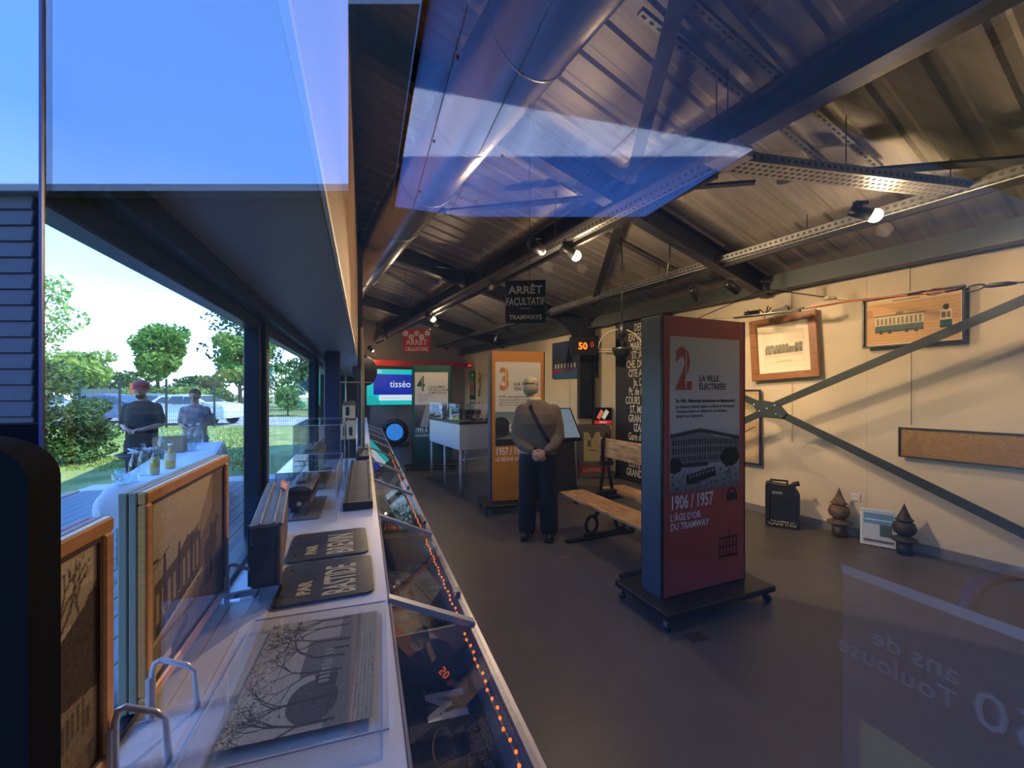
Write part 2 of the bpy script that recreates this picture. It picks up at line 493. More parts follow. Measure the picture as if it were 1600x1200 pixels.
t = thing('eaves_beam', 'grey-green eaves beam along the top of the cream wall', 'beam', B(0, 5.2, 2.86), AB)
MB().box(-.01, .01, -.9, 12.6, -.08, .1).build('web', mat('grey green steel', (64, 70, 66), .5, .3), t)
MB().box(-.07, .07, -.9, 12.6, -.1, -.08).build('bottom_flange', mat('grey green steel', (64, 70, 66)), t)

t = thing('steel_column', 'dark steel column with flared head beside the night picture', 'column', (1.43, 7.92, 0), R(5))
MB().cbox(-.14, .14, -.012, .012, .0, 2.95).build('web', steel_dark, t)
MB().cbox(-.15, -.13, -.1, .1, 0, 2.95).build('flange', steel_dark, t)
MB().cbox(.13, .15, -.1, .1, 0, 2.95).build('flange', steel_dark, t)
MB().cbox(-.2, .2, -.16, .16, 0, .02).build('base_plate', steel_dark, t)
MB().prism([(-.14, 2.5), (.14, 2.62), (.2, 2.93), (-.62, 3.0), (-.14, 2.5)][:4], -.06, .06, 'Y').build('haunch', steel_dark, t)
m = MB()
for x, z in ((-.05, 1.85), (.04, 1.85), (0.0, 2.35)): m.cyl((x, -.012, z), (x, -.03, z), .014, n=6)
m.build('bolt', chrome, t, kind='stuff')

def brace(lab, p0, p1, w=.09):
    o = MB().bar(p0, p1, w, .02).build('roof_brace', steel_dark)
    end = MB().cyl(p0+Vector((0, 0, -.03)), p0+Vector((0, 0, .03)), .05, n=8).build('end_bolt', steel_dark, o)
    return tag(o, lab, 'brace', 'flat steel braces in the plane of the roof')
brace('flat steel brace crossing the upper right of the ceiling', RF(1075, -60, .25), RF(985, 285, .25))
brace('nearly level steel brace left of the lengthways beam', RF(690, 331, .25), RF(952, 306, .25))
brace('steel brace from the lengthways beam down to the column head', RF(968, 350, .2), RF(926, 478, .2))
brace('dark brace at the far right of the ceiling', RF(1225, 278, .2), RF(1640, 246, .2))
brace('brace from the beam node running right towards the eaves', RF(985, 300, .2), RF(1180, 285, .2), .06)
brace('short dark brace over the far left rafter', RF(640, 412, .2), RF(750, 424, .2), .07)

slot = mat('slotted rail zinc', (136, 132, 124), .45, .6)
def rail(lab, p0, p1):
    o = MB().bar(p0, p1, .045, .03).build('slotted_rail', slot)
    d = p1-p0; L = d.length; n = min(160, int(L/.06)); m = MB(); up = Vector((0, 0, 1)); dn = d.normalized()
    for k in range(n):
        c = p0+dn*(k+.5)*L/n-up*.0155
        m.bar(c-dn*.016, c+dn*.016, .014, .003)
    m.build('slot', mat('slot shadow', (35, 35, 35), .8), o, kind='stuff')
    return tag(o, lab, 'rail', 'slotted hanging rails across the roof')
rail('slotted rail from top edge down to the big glaring lamp', RF(1068, -10, .06), RF(1375, 262, .06))
rail('slotted rail left of the longest slotted rail', RF(1000, 18, .06), RF(1290, 255, .06))
rail('slotted rail from the lengthways beam to the eaves tray', RF(985, 338, .05), RF(1140, 423, .05))
rail('thin rail behind the hanging lamp cable', RF(938, 362, .05), RF(1070, 432, .05))
rail('rail between the duct and the beam, upper', RF(785, 222, .05), RF(940, 325, .05))
rail('rail between the duct and the beam, lower', RF(640, 388, .05), RF(740, 440, .05))
rail('far rail above the red stop sign', RF(600, 425, .05), RF(672, 462, .05))
rail('far rail over the left part of the yellow totem', RF(700, 468, .05), RF(800, 520, .05))

# silver spiral duct
duct_m = mat('spiral duct steel', (178, 176, 172), 0.28, 0.95, bump=.12, bs=5, stretch=(1, 22, 1))
t = thing('ventilation_duct', 'large shiny round steel duct running under the roof', 'duct', B(0, 1.2, H+1.98), AB)
MB().cyl((0, .6, 0), (0, 12.5, 0), .255, n=48).build('duct_tube', duct_m, t)
for k, y in enumerate((1.9, 2.75, 3.7, 4.7, 5.8, 7.0, 8.3, 9.8, 11.3)):
    o = MB().lathe([(.256, 0), (.262, .004), (.262, .016), (.256, .02)], n=40).build('seam_ring', galv, t)
    o.rotation_euler = (R(-90), 0, 0); o.location = (0, y, 0)
for y in (2.3, 5.4, 8.6):
    MB().cyl((0, y, .25), (0, y, .45), .004, n=6).build('hanger', steel_dark, t)

# suspended cable trays
def tray(lab, p0, p1, track=True, side=1):
    d = (p1-p0); L = d.length; ang = math.atan2(d.y, d.x)-math.pi/2
    t = thing('cable_tray', lab, 'cable tray', p0, ang, 'suspended perforated cable trays')
    MB().box(-.075, .075, 0, L, 0, .004).build('tray_bed', galv, t)
    MB().box(-.078, -.074, 0, L, 0, .06).build('side_lip', galv, t)
    MB().box(.074, .078, 0, L, 0, .06).build('side_lip', galv, t)
    m = MB(); n = min(260, int(L/.05))
    for k in range(n):
        y = (k+.5)*L/n
        for x in (-.045, 0, .045): m.box(x-.012, x+.012, y-.014, y+.014, -.001, 0)
        m.box(-.0785, -.078, y-.012, y+.012, .02, .042); m.box(.078, .0785, y-.012, y+.012, .02, .042)
    m.build('perforations', mat('tray perforation', (62, 60, 58), .9), t, kind='stuff')
    if track:
        m2 = MB().box(-.018, .018, 0.05, L-.05, -.05, -.004)
        m2.build('lamp_track', black_m, t)
        MB().box(-.022, .022, 0.05, L-.05, -.006, -.001).build('track_cap', mat('white track cap', (200, 198, 190), .5), t)
    n = max(2, int(L/1.6))
    for k in range(n+1):
        y = .05+k*(L-.1)/n; c = t.matrix_basis@Vector((0, y, 0)) if False else (Matrix.Translation(p0)@Matrix.Rotation(ang, 4, 'Z'))@Vector((0, y, 0))
        b = .869*c.x+.494*c.y
        MB().cyl((0, y, .0), (0, y, max(.1, roofz(b)-c.z)), .004, n=6).build('hanger_rod', steel_dark, t)
    return t
DZT = 1.45
tz = H+DZT
left_a, right_a = 1.62, 1.0
tray('long cable tray left of the stop signs', B(left_a, 2.49, tz), B(12.5, 2.49, tz))
tray('long cable tray along the cream wall', B(.2, 4.35, tz), B(12.5, 4.35, tz))
tray('short cable tray linking the two long ones', B(left_a, 2.46, tz), B(right_a, 4.30, tz), False)
m = MB().cbox(-.1, .1, -.1, .1, .0, .07); o = m.build('corner_piece', mat('white corner plate', (190, 186, 188), .5)); o.location = B(left_a-.05, 2.46, tz-.002); o.rotation_euler = (0, 0, AB)
tag(o, 'pale corner piece joining the left and cross trays', 'tray corner')

# track spotlights
def spot(lab, loc, aim, power=0, lit=None, size=1.0, blend=.5, cone=70, col=(1.0, .68, .40)):
    t = thing('track_spotlight', lab, 'spotlight', loc, 0, 'black track spotlights')
    d = (Vector(aim)-Vector(loc)).normalized()
    Mq = d.to_track_quat('-Z', 'Y').to_matrix().to_4x4()
    MB().cyl((0, 0, 0.0), (0, 0, .07), .01, n=8).build('stem', black_m, t)
    MB().box(-.05, .05, -.016, .016, .06, .085).build('adapter', black_m, t)
    m = MB(); m.lathe([(.03, .075), (.042, .07), (.045, .0), (.045, -.09), (.038, -.095), (.036, -.07)], n=20)
    b = m.build('lamp_body', black_p, t); b.matrix_local = Mq
    m = MB(); m.lathe([(.0, -.083), (.034, -.083), (.036, -.075), (0.0, -.07)], n=16)
    l = m.build('lens', emat('lit lens', (255, 214, 150), lit) if lit else mat('unlit lens', (90, 80, 60), .2), b)
    if lit:
        MB().sph((0, 0, -.092), .05 if lit > 50 else .028, n=14, m=10).build('bulb', emat('lamp bulb', (255, 222, 160), 40), b)
    if power:
        ld = bpy.data.lights.new('lamp_light', 'SPOT'); lo = bpy.data.objects.new('lamp_light', ld); COL.objects.link(lo)
        ld.energy = power; ld.color = col; ld.spot_size = R(cone); ld.spot_blend = blend; ld.shadow_soft_size = .03
        lo.parent = t; lo.matrix_local = Matrix.Translation(d*.15)@Mq
    if lit:
        ld = bpy.data.lights.new('lamp_spill', 'POINT'); lo = bpy.data.objects.new('lamp_spill', ld); COL.objects.link(lo)
        ld.energy = power*.35; ld.color = col; ld.shadow_soft_size = .05; lo.parent = t; lo.location = (d.x*.16, d.y*.16, -.16)
    return t

# ================================================================ LAMPS
def onw(a, z): return B(a, 5.3, z)
spot('brightest spotlight, glaring at the right under the cross tray', P(1345, 332, 3.15), B(-.9, 5.3, 1.6), 70, 60, cone=110)
spot('spotlight glaring left of the hanging cable', P(887, 392, 3.95), B(1.9, 5.3, 1.2), 150, 60, cone=95)
spot('spotlight glaring above the red stop sign', P(670, 494, 7.5), B(6.6, 5.2, 1.0), 120, 60, cone=90)
spot('small lit spotlight above the green stop sign', P(836, 384, 3.6), B(3.4, 5.3, 1.5), 60, 40, cone=80)
spot('small lit spotlight at the far left over the screen', P(578, 545, 11.2), B(11.2, 4.2, 1.2), 30, 40, cone=90)
spot('spotlight turned to the counter, left of the green stop sign', P(770, 447, 4.9), W(1.15, -.50, 1.14), 240, cone=34)  # seen from behind, given power to light the leaning pictures
spot('spotlight below the left tray over the screen', P(602, 527, 8.6), W(4.2, -.3, 1.0), 90, cone=60)
spot('unlit spotlight over the green totem', P(700, 541, 9.6), B(10, 2, .8))
spot('unlit spotlight over the yellow totem', P(777, 528, 8.0), B(7.6, 3, .6))
spot('spotlight just above the red totem', P(1085, 458, 4.45), B(3.2, 5.3, 1.5), 55, cone=75)
spot('spotlight with a flat body right of the red totem', P(1143, 448, 4.2), B(2.2, 5.3, 1.8), 40, cone=80)

# ================================================================ TOTEMS
def photo_capitole():
    c = Cv(150, 130, (176, 178, 178)); c.grad((150, 150, 150), (196, 198, 198), .5, 1)
    c.grad((110, 110, 112), (170, 170, 170), 0, .42)
    c.poly([(0, .42), (0, .86), (.42, .98), (.62, .86), (1, .78), (1, .42)], (120, 120, 120))
    c.poly([(0, .86), (.42, .94), (1, .78), (1, .84), (.42, 1.0), (0, .92)], (60, 60, 62))
    for r_ in range(3):
        for k in range(26):
            x = .03+k*.037; y0 = .48+r_*.13
            if x > .44: y0 -= (x-.44)*.05
            c.rect(x, y0, x+.017, y0+.085, (38, 38, 40))
    c.rect(.0, .38, .5, .45, (48, 48, 50)); c.ell(.85, .5, .14, .16, (30, 30, 30)); c.ell(.06, .42, .1, .12, (34, 34, 34))
    c.poly([(.22, .12), (.22, .26), (.62, .36), (.64, .22), (.32, .1)], (34, 34, 36))
    for k in range(8): c.rect(.26+k*.045, .2+k*.011, .285+k*.045, .25+k*.011, (130, 130, 130))
    c.line(.05, .05, .95, .3, .004, (70, 70, 70)); c.line(.3, .02, 1, .2, .004, (70, 70, 70))
    r = random.Random(1)
    for _ in range(60):
        x, y = r.uniform(0, 1), r.uniform(.02, .4); c.rect(x, y, x+.01, y+.045, (30, 30, 32))
    return c.noise(9, 1)
def photo_bus():
    c = Cv(100, 90, (120, 128, 130)); c.grad((30, 30, 30), (110, 116, 118), .0, .5); c.grad((150, 156, 156), (110, 125, 128), .5, 1)
    c.ell(.12, .55, .2, .3, (34, 36, 36)); c.rect(0, .42, .3, .6, (28, 28, 30)); c.ell(.85, .6, .3, .2, (40, 42, 42))
    c.poly([(.3, .42), (.3, .62), (.5, .66), (.9, .58), (.9, .4), (.5, .36)], (190, 192, 190)); c.rect(.34, .5, .8, .58, (40, 44, 46))
    c.rect(0, 0, 1, .2, (24, 24, 26)); c.poly([(0, .2), (.5, .34), (1, .3), (1, .2)], (120, 120, 118)); return c.noise(6, 2)
def photo_metro():
    c = Cv(90, 90, (70, 72, 74)); c.grad((40, 36, 40), (110, 110, 108), 0, 1)
    c.poly([(.15, 0), (.35, 1), (.5, 1), (.4, 0)], (150, 150, 148)); c.poly([(.6, 0), (.5, 1), (.75, 1), (.95, .1)], (36, 34, 38)); c.rect(.6, .35, .9, .6, (96, 66, 74)); return c.noise(8, 3)
def totem(lab, p, rz, w, col, num, title, body, pic, years, sub, colname, body_cols=None):
    t = thing('exhibition_totem', lab, 'totem', p, rz)
    D = .217; z0, z1 = .13, 2.075
    paint = mat(colname, col, .55); edge = mat(colname+' edge', tuple(int(v*.75) for v in col), .5)
    side = mat('blue grey side panel', (72, 86, 104), .45)
    MB().cbox(0, w, .012, D-.012, z0, z1, .004).build('core_panel', side, t)
    MB().cbox(-.008, .004, .0, D, z0, z1+.003, .003).build('side_post', black_m, t)
    o = MB().box(-.0095, -.0079, .02, D-.01, z0, z1).build('side_sheet', side, t)
    MB().cbox(w-.004, w+.008, .0, D, z0, z1+.003, .003).build('side_post', black_m, t)
    MB().cbox(.004, w-.004, .002, .014, z0+.01, z1, .002).build('front_board', paint, t)
    MB().box(.07*w, .93*w, 0, .002, z0+.72, z1-.14).build('white_field', mat('totem white field', (206, 204, 200), .55), t)
    dark = mat('print black', (36, 34, 34), .6); wt = mat('print white', (236, 228, 222), .6)
    text(num, .40, mat(colname, col), t, (.135*w, -.0006, 1.575), sx=.74, off=.012, name='numeral')
    # stencil gap of the numeral
    MB().box(.13*w+.094, .13*w+.104, -.0022, -.0016, 1.57, 1.87).build('stencil_gap', MATS['totem white field'], t)
    text(title, .062, dark, t, (.41*w, -.0006, 1.625), sx=.84, off=.0008)
    text(body[0], .034, dark, t, (.14*w, -.0006, 1.475), sx=.80, off=.0006)
    text('\n'.join(body[1:]), .034, mat('print grey brown', (84, 62, 58), .6), t, (.14*w, -.0006, 1.435), sx=.80)
    fw = .93*w-.07*w
    flatprint('photograph', pic, fw, .44, t, (.07*w, -.001, z0+.72), PRM)
    text(years, .135, wt, t, (.075*w, -.0006+.002, .735), sx=.62, off=.002)
    text(sub, .066, wt, t, (.075*w, .0014, .655), sx=.82, off=.001)
    # pictogram: headphones and small tram
    m = MB(); cx = .83*w; m.tube([(cx-.045, .0, .745), (cx-.045, .0, .79), (cx-.03, .0, .825), (cx, .0, .84), (cx+.03, .0, .825), (cx+.045, .0, .79), (cx+.045, .0, .745)], .006, 6)
    m.box(cx-.03, cx+.03, 0, .002, .745, .80); m.build('headphone_sign', dark, t)
    m = MB(); cx = .78*w; z = .33
    m.box(cx-.1, cx+.1, 0, .002, z, z+.02); m.box(cx-.1, cx+.1, 0, .002, z+.07, z+.085); m.box(cx-.09, cx+.09, 0, .002, z+.14, z+.152)
    for k in range(6): m.box(cx-.092+k*.035, cx-.084+k*.035, 0, .002, z, z+.15)
    m.tube([(cx, .0, z+.15), (cx+.02, 0, z+.18), (cx, 0, z+.21), (cx-.02, 0, z+.215)], .003, 5)
    m.build('tram_pictogram', edge if colname != 'totem red' else mat('dark red print', (74, 26, 26), .6), t)
    MB().cbox(-.12, w+.12, -.16, D+.16, .085, z0, .006).build('base_plate', black_p, t)
    for x in (-.08, w+.08):
        for y in (-.12, D+.12):
            c = MB(); c.cyl((x-.012, y, .03), (x+.012, y, .03), .03, n=14); co = c.build('caster', black_p, t)
            MB().prism([(y-.02, .085), (y+.02, .085), (y+.012, .03), (y-.012, .03)], x-.02, x-.014, 'X').build('caster_fork', chrome, co)
    return t
totem('tall red totem with the big number 2', P(1037, 612, 2.79)-Vector((0, 0, H)), R(23), .79, (178, 78, 66), '2', 'LA VILLE\nÉLECTRISÉE',
      ["En 1906,  l'électricité révolutionne les déplacements.", 'Le tramway devient rapide, moderne et structurant.', 'Toulouse avance au rythme de ses machines,', "jusqu'à leur disparition."], photo_capitole(), '1906 / 1957', "L'ÂGE D'OR\nDU TRAMWAY", 'totem red')
totem('orange-yellow totem with the number 3 behind the man', P(768, 612, 5.25)-Vector((0, 0, H)), R(14), .71, (188, 124, 26), '3', 'SUR PNEUS\nVERS LA VILLE',
      ["En 1957,  le bus remplace le tramway et la ville", "s'étend vers sa périphérie. Les lignes", 'desservent les nouveaux quartiers', 'avant le retour du rail.'], photo_bus(), '1957 / 1993', 'LE RÈGNE DES BUS', 'totem yellow')
totem('dark green totem with the number 4 at the far end', P(644, 612, 8.15)-Vector((0, 0, H)), R(3), .76, (26, 80, 66), '4', 'CHANGEMENT\nD\'ÉCHELLE POUR\nLA MÉTROPOLE',
      ['En 1993,  le métro arrive.', 'Le tramway revient ensuite et', 'le réseau relie toute', "l'agglomération."], photo_metro(), '1993 À', 'AUJOURD\'HUI', 'totem green')

# ================================================================ WALL PICTURES (right wall: local X runs right, -Y faces the room)
def wallpic(name, lab, cat, pxl, pxr, pyt, pyb, fr, frm, cv, off=.03, depth=.03, matw=0.0, matm=None, tilt=0.0, prm=None, glassy=False):
    """px/py of the left edge top and bottom; right edge px. returns the thing"""
    a = WL(pxl, pyt, off); b = WL(pxl, pyb, off); c = WL(pxr, pyt, off)
    w = math.hypot(c.x-a.x, c.y-a.y); h = a.z-b.z
    t = thing(name, lab, cat, (b.x, b.y, b.z), AW, rot=(0, tilt, AW))
    f = fr
    for x0, x1, z0, z1, n_ in ((0, w, 0, f, 1), (0, w, h-f, h, 1), (0, f, f, h-f, 1), (w-f, w, f, h-f, 1)):
        MB().cbox(x0, x1, -depth, .0, z0, z1, min(.006, f*.2)).build('frame_rail', frm, t)
    MB().box(f*.5, w-f*.5, -.008, -.002, f*.5, h-f*.5).build('backing', mat('board backing', (90, 80, 66), .8), t)
    if matw: MB().box(f, w-f, -.012, -.008, f, h-f).build('mount', matm, t)
    g = f+matw
    flatprint('picture', cv, w-2*g, h-2*g, t, (g, -.0135, g), prm or PRM)
    return t, w, h
def cv_square():
    c = Cv(110, 110, (228, 214, 186)); c.rect(.04, .12, .96, .9, (214, 198, 168)); c.rect(.06, .14, .94, .88, (226, 212, 184))
    c.rect(.07, .36, .93, .52, (150, 142, 120)); r = random.Random(3)
    for k in range(40): x = r.uniform(.07, .9); c.rect(x, .36, x+.02, .42+r.uniform(0, .1), (104, 102, 90))
    for k in range(12): x = r.uniform(.1, .9); c.ell(x, .54, .04, .05, (130, 128, 112))
    c.rect(.07, .28, .93, .36, (205, 192, 165)); c.rect(.3, .16, .7, .18, (170, 150, 120)); return c.noise(4, 4)
wood_fr = mat('brown oak frame', (150, 98, 52), .45, nz=.25, ns=10, stretch=(1, 1, 10))
wallpic('framed_picture', 'brown oak framed old photograph hanging tilted right of the red totem', 'picture', 1178, 1284, 503, 596, .085, wood_fr, cv_square(), .05, .05, .05, mat('cream mount', (232, 220, 194), .8), tilt=R(-3))
def cv_tram():
    c = Cv(190, 110, (216, 172, 118))
    for k in range(14): c.rect(0, k/14, 1, k/14+.03, (206, 160, 104))
    c.rect(0, .92, 1, 1, (226, 196, 150)); c.rect(.3, .95, .6, .965, (120, 90, 60)); c.rect(0, .62, .07, .8, (190, 140, 90))
    c.rect(.1, .3, .64, .42, (90, 108, 96)); c.rect(.1, .42, .64, .62, (222, 206, 168))
    for k in range(11): c.rect(.12+k*.047, .44, .145+k*.047, .58, (150, 130, 96))
    c.rect(.08, .62, .66, .65, (120, 110, 90)); c.rect(.34, .65, .42, .70, (140, 120, 90))
    for x in (.17, .27, .46, .56): c.ell(x, .27, .022, .045, (52, 60, 62))
    c.rect(.1, .26, .64, .3, (70, 80, 76)); c.rect(.8, .3, .92, .42, (40, 84, 72)); c.rect(.8, .42, .92, .62, (224, 208, 170)); c.rect(.82, .45, .855, .58, (140, 120, 90)); c.rect(.87, .45, .9, .58, (140, 120, 90)); c.ell(.86, .68, .03, .06, (50, 44, 40))
    c.rect(.8, .25, .92, .3, (60, 60, 60)); return c.noise(4, 5)
wallpic('framed_picture', 'black framed drawing of a green and cream tram on orange paper', 'picture', 1350, 1510, 470, 545, .018, mat('black wood frame', (40, 34, 32), .4), cv_tram(), .06, .045, .012, mat('cream mount', (232, 220, 194)), tilt=R(0))
def cv_plan():
    c = Cv(60, 120, (196, 168, 122)); c.rect(.08, .05, .92, .95, (206, 180, 136)); c.rect(.12, .6, .6, .9, (180, 150, 104)); c.line(.1, .2, .9, .5, .01, (130, 100, 70)); return c.noise(5, 6)
wallpic('framed_picture', 'narrow navy framed plan half hidden by the red totem', 'picture', 1115, 1190, 609, 716, .02, mat('navy frame', (34, 36, 84), .4), cv_plan(), .05, .03)
def cv_long():
    c = Cv(200, 50, (156, 118, 66)); c.noise(7, 7, 4); c.poly([(0, 0), (.05, .6), (.12, .9), (.16, .3), (.2, 0)], (122, 88, 48), .6); c.grad((150, 112, 62), (166, 128, 74), 0, 1, .5); return c.noise(4, 8)
wallpic('framed_picture', 'long low dark framed brown panorama on the right', 'picture', 1405, 1665, 667, 713, .014, mat('dark brown frame', (52, 38, 32), .4), cv_long(), .05, .03)
def cv_night():
    c = Cv(110, 90, (46, 54, 84)); c.grad((40, 40, 60), (52, 62, 98), .4, 1)
    for k in range(30): c.line(k/30, 1, k/30+.05, .38, .002, (30, 34, 56))
    for k in range(12): c.rect(.06+k*.075, .27, .095+k*.075, .4, (196, 196, 160))
    c.rect(0, .0, .6, .25, (90, 60, 110)); c.poly([(0, 0), (.1, .14), (.7, .18), (.9, 0)], (44, 96, 124)); c.rect(0, .17, .25, .25, (140, 54, 96)); c.poly([(.7, 0), (.72, .5), (.8, .62), (.86, .4), (1, 0)], (136, 116, 124)); return c.noise(5, 9)
wallpic('night_picture', 'unframed blue night photograph of an arcade behind the column', 'picture', 864, 935, 537, 592, .004, black_m, cv_night(), .04, .02)
def cv_green():
    c = Cv(40, 80, (120, 140, 96)); c.rect(0, .75, 1, 1, (30, 110, 60)); c.rect(.3, .82, .7, .9, (220, 230, 220)); c.rect(0, .3, 1, .5, (180, 90, 60)); c.rect(0, 0, 1, .15, (30, 70, 44)); return c.noise(12, 3)
wallpic('small_poster', 'small green and orange poster at the far end of the cream wall', 'poster', 735, 742, 580, 624, .01, mat('green frame', (30, 80, 50), .5), cv_green(), .03, .02)
t = thing('gilt_ornament', 'gilded curly wall ornament left of the yellow totem', 'ornament', WL(749, 600, .05), AW)
m = MB(); m.tube([(0, 0, -.35), (-.06, 0, -.2), (.05, 0, -.05), (-.05, 0, .12), (.04, 0, .26), (-.04, 0, .36)], [.02, .03, .022, .03, .022, .012], 8); m.build('scroll', mat('gilt', (170, 130, 60), .3, .8), t)
m = MB(); m.sph((0, -.02, -.36), .03); m.sph((.03, -.02, .1), .025); m.build('knob', mat('gilt', (170, 130, 60)), t)

# black destination roll blind
t = thing('destination_blind', 'tall black roller blind with white stop names', 'sign', WL(962, 760, .09), AW)
a = WL(962, 760, .09); b = WL(1050, 760, .09); bwid = math.hypot(a.x-b.x, a.y-b.y)
z0 = -a.z+.28
blk = mat('blind black cloth', (16, 16, 18), .6)
MB().box(0, bwid, -.004, .0, .04-a.z, 2.83-a.z).build('blind_cloth', blk, t)
MB().cyl((-.02, 0, 2.83-a.z), (bwid+.02, 0, 2.83-a.z), .03, n=14).build('roller', black_m, t)
MB().cbox(-.01, bwid+.01, -.02, .01, .01-a.z, .05-a.z).build('bottom_bar', black_m, t)
ivory = mat('ivory lettering', (226, 220, 200), .6)
names = ['DEPOT', 'EXPOSITION', 'MARENGO', 'ST. AGNE', 'CHE. DURAND', 'CITE ADMIN.', 'Jn. D-AF', "Pt. de L'HERS", 'COURS DILLON', 'ST. MICHEL', 'GRAND SUD', 'IZARDS', 'Gare de MAT.', '', 'CHAMOIS', 'COTE PAVEE', 'GRAND ROND']
for k, nme in enumerate(names):
    if nme: text(nme, .185, ivory, t, (.5*bwid, -.006, 2.58-a.z-k*.155), sx=.55, align='CENTER', off=.003, name='stop_name')

# LED display on the column
t = thing('led_display', 'small black display with orange digits on the column', 'display', P(912, 555, 7.35), R(8))
MB().cbox(-.24, .24, -.06, .08, 0, .33, .006).build('case', black_p, t)
text('50', .17, emat('orange led', (255, 110, 20), 3.0), t, (-.12, -.064, .10), off=.004, name='digits')
text('0', .14, emat('orange led dim', (200, 60, 10), 1.2), t, (.10, -.064, .14), off=.001, name='digits')
MB().bar((.1, .08, .15), (.1, .36, .15), .04, .04).build('bracket', steel_dark, t)

# ================================================================ HANGING SIGNS
def enamel(lab, c, w, h, rz, rows, col, roofpt=True, circles=False, rim=None):
    t = thing('stop_sign', lab, 'sign', c, rz)
    pm = mat('enamel %d %d %d' % col, col, .25)
    MB().cbox(-w/2, w/2, -.006, .006, 0, h, .004).build('sign_plate', pm, t)
    wt = mat('enamel white', (242, 236, 214), .3)
    for s_ in (-1, 1):
        for body, sz, z, sx in rows:
            o = text(body, sz, wt, t, (0, -.0066, z), sx=sx, align='CENTER', off=.002*sz/.1)
            if s_ == 1: o.rotation_euler = (0, 0, math.pi); o.location = (0, .0066, z)
    return t
SG = P(821, 505, 2.5)
t = enamel('dark green enamel sign ARRET FACULTATIF TRAMWAYS', SG, .247, .262, R(-6), [('ARRÊT', .066, .180, 1.05), ('FACULTATIF', .064, .110, .66), ('TRAMWAYS', .040, .022, .92)], (40, 52, 44))
MB().box(-.03, .03, -.0075, -.006, .087, .09).build('rule', MATS['enamel white'], t)
MB().box(-.124, -.118, -.008, .008, 0, .262).build('rim', mat('worn rim', (120, 116, 90), .5), t)
m = MB(); hz = roofz(.869*SG.x+.494*SG.y)-SG.z-.05; m.cyl((.025, 0, .262), (.025, 0, hz), .002, n=6); m.build('hanging_wire', black_m, t)
t = enamel('red enamel sign ARRET OBLIGATOIRE with white discs', P(651, 551, 7.0), .48, .40, R(-4), [('ARRÊT', .125, .135, 1.0), ('OBLIGATOIRE', .095, .03, .68)], (196, 62, 48))
for i, (x, z) in enumerate(((-.19, .33), (-.09, .27), (0.0, .33), (.09, .27), (.19, .33))):
    o = MB().cyl((x, -.0062, z), (x, -.008, z), .048, n=20).build('number_disc', MATS['enamel white'], t)
    text(('L1', '10', '12', '2', '7')[i], .06, mat('enamel red', (196, 62, 48), .3), o, (x, -.0085, z-.02), align='CENTER')
hz = roofz(.869*-1.63+.494*7)-1.55-.67
m = MB(); m.cyl((-.2, 0, .4), (-.2, 0, hz), .002, n=5); m.cyl((.2, 0, .4), (.2, 0, hz), .002, n=5); m.build('hanging_wire', black_m, t)

# hanging tram lamp
LP = P(972, 562, 4.7)
t = thing('hanging_lamp', 'black bowl pendant lamp hanging from the beam on a cable', 'pendant lamp', LP, 0)
MB().lathe([(.001, 0), (.05, .005), (.09, .05), (.115, .11), (.12, .135), (.11, .135), (.085, .06), (.001, .02)], n=28).build('bowl', mat('dark green enamel bowl', (24, 28, 26), .35), t)
MB().lathe([(.015, .12), (.02, .2), (.02, .26), (.045, .27), (.045, .40), (.02, .41), (.012, .44)], n=16).build('socket', black_m, t)
hz = roofz(.869*LP.x+.494*LP.y)-LP.z-.1
m = MB(); m.tube([(0, 0, .43), (0, 0, .8), (.005, 0, 1.05), (-.012, 0, hz)], .007, 6); m.tube([(0, 0, 1.0), (.03, 0, 1.06), (.02, 0, 1.12), (-.02, 0, 1.1), (-.015, 0, 1.02)], .004, 6); m.build('cable', black_m, t)
m = MB()
m.tube([(.22*math.cos(a)*1.15-.02, 0, .13+.22*math.sin(a)) for a in [math.pi*k/10 for k in range(11)]], .006, 6)
m.tube([(-.27, 0, .12), (.25, 0, .11)], .005, 5); m.tube([(-.27, 0, .09), (.25, 0, .08)], .004, 5)
m.build('wire_guard', mat('pale rod', (150, 140, 120), .5), t)
q0 = P(1047, 376, 4.3); q1 = P(1040, 446, 4.3)
o = MB().tube([q0+Vector((0, 0, .05)), q0+(q1-q0)*.4+Vector((.012, 0, 0)), q1], .008, 6).build('loose_cable', black_m)
MB().cyl(q0+Vector((0, 0, .02)), q0+Vector((0, 0, .06)), .02, n=8).build('clip', chrome, o)
tag(o, 'short loose black cable dangling from the slotted rail', 'cable')

# red overhead beam at the end wall
pl_, pr_ = P(563, 566, 11.4), P(735, 571, 12.9)
o = MB().bar(pl_, pr_, .14, .16).build('red_beam', mat('red painted steel', (176, 44, 30), .5)); MB().bar(pr_-Vector((.35, .16, .05)), pr_, .15, .06).build('lit_tip', emat('red glow', (255, 60, 36), .9), o)
MB().bar(pl_, pl_+(pr_-pl_)*.01, .15, .17).build('end_cap', black_m, o)
tag(o, 'long red steel beam across the end wall above the screen', 'beam')

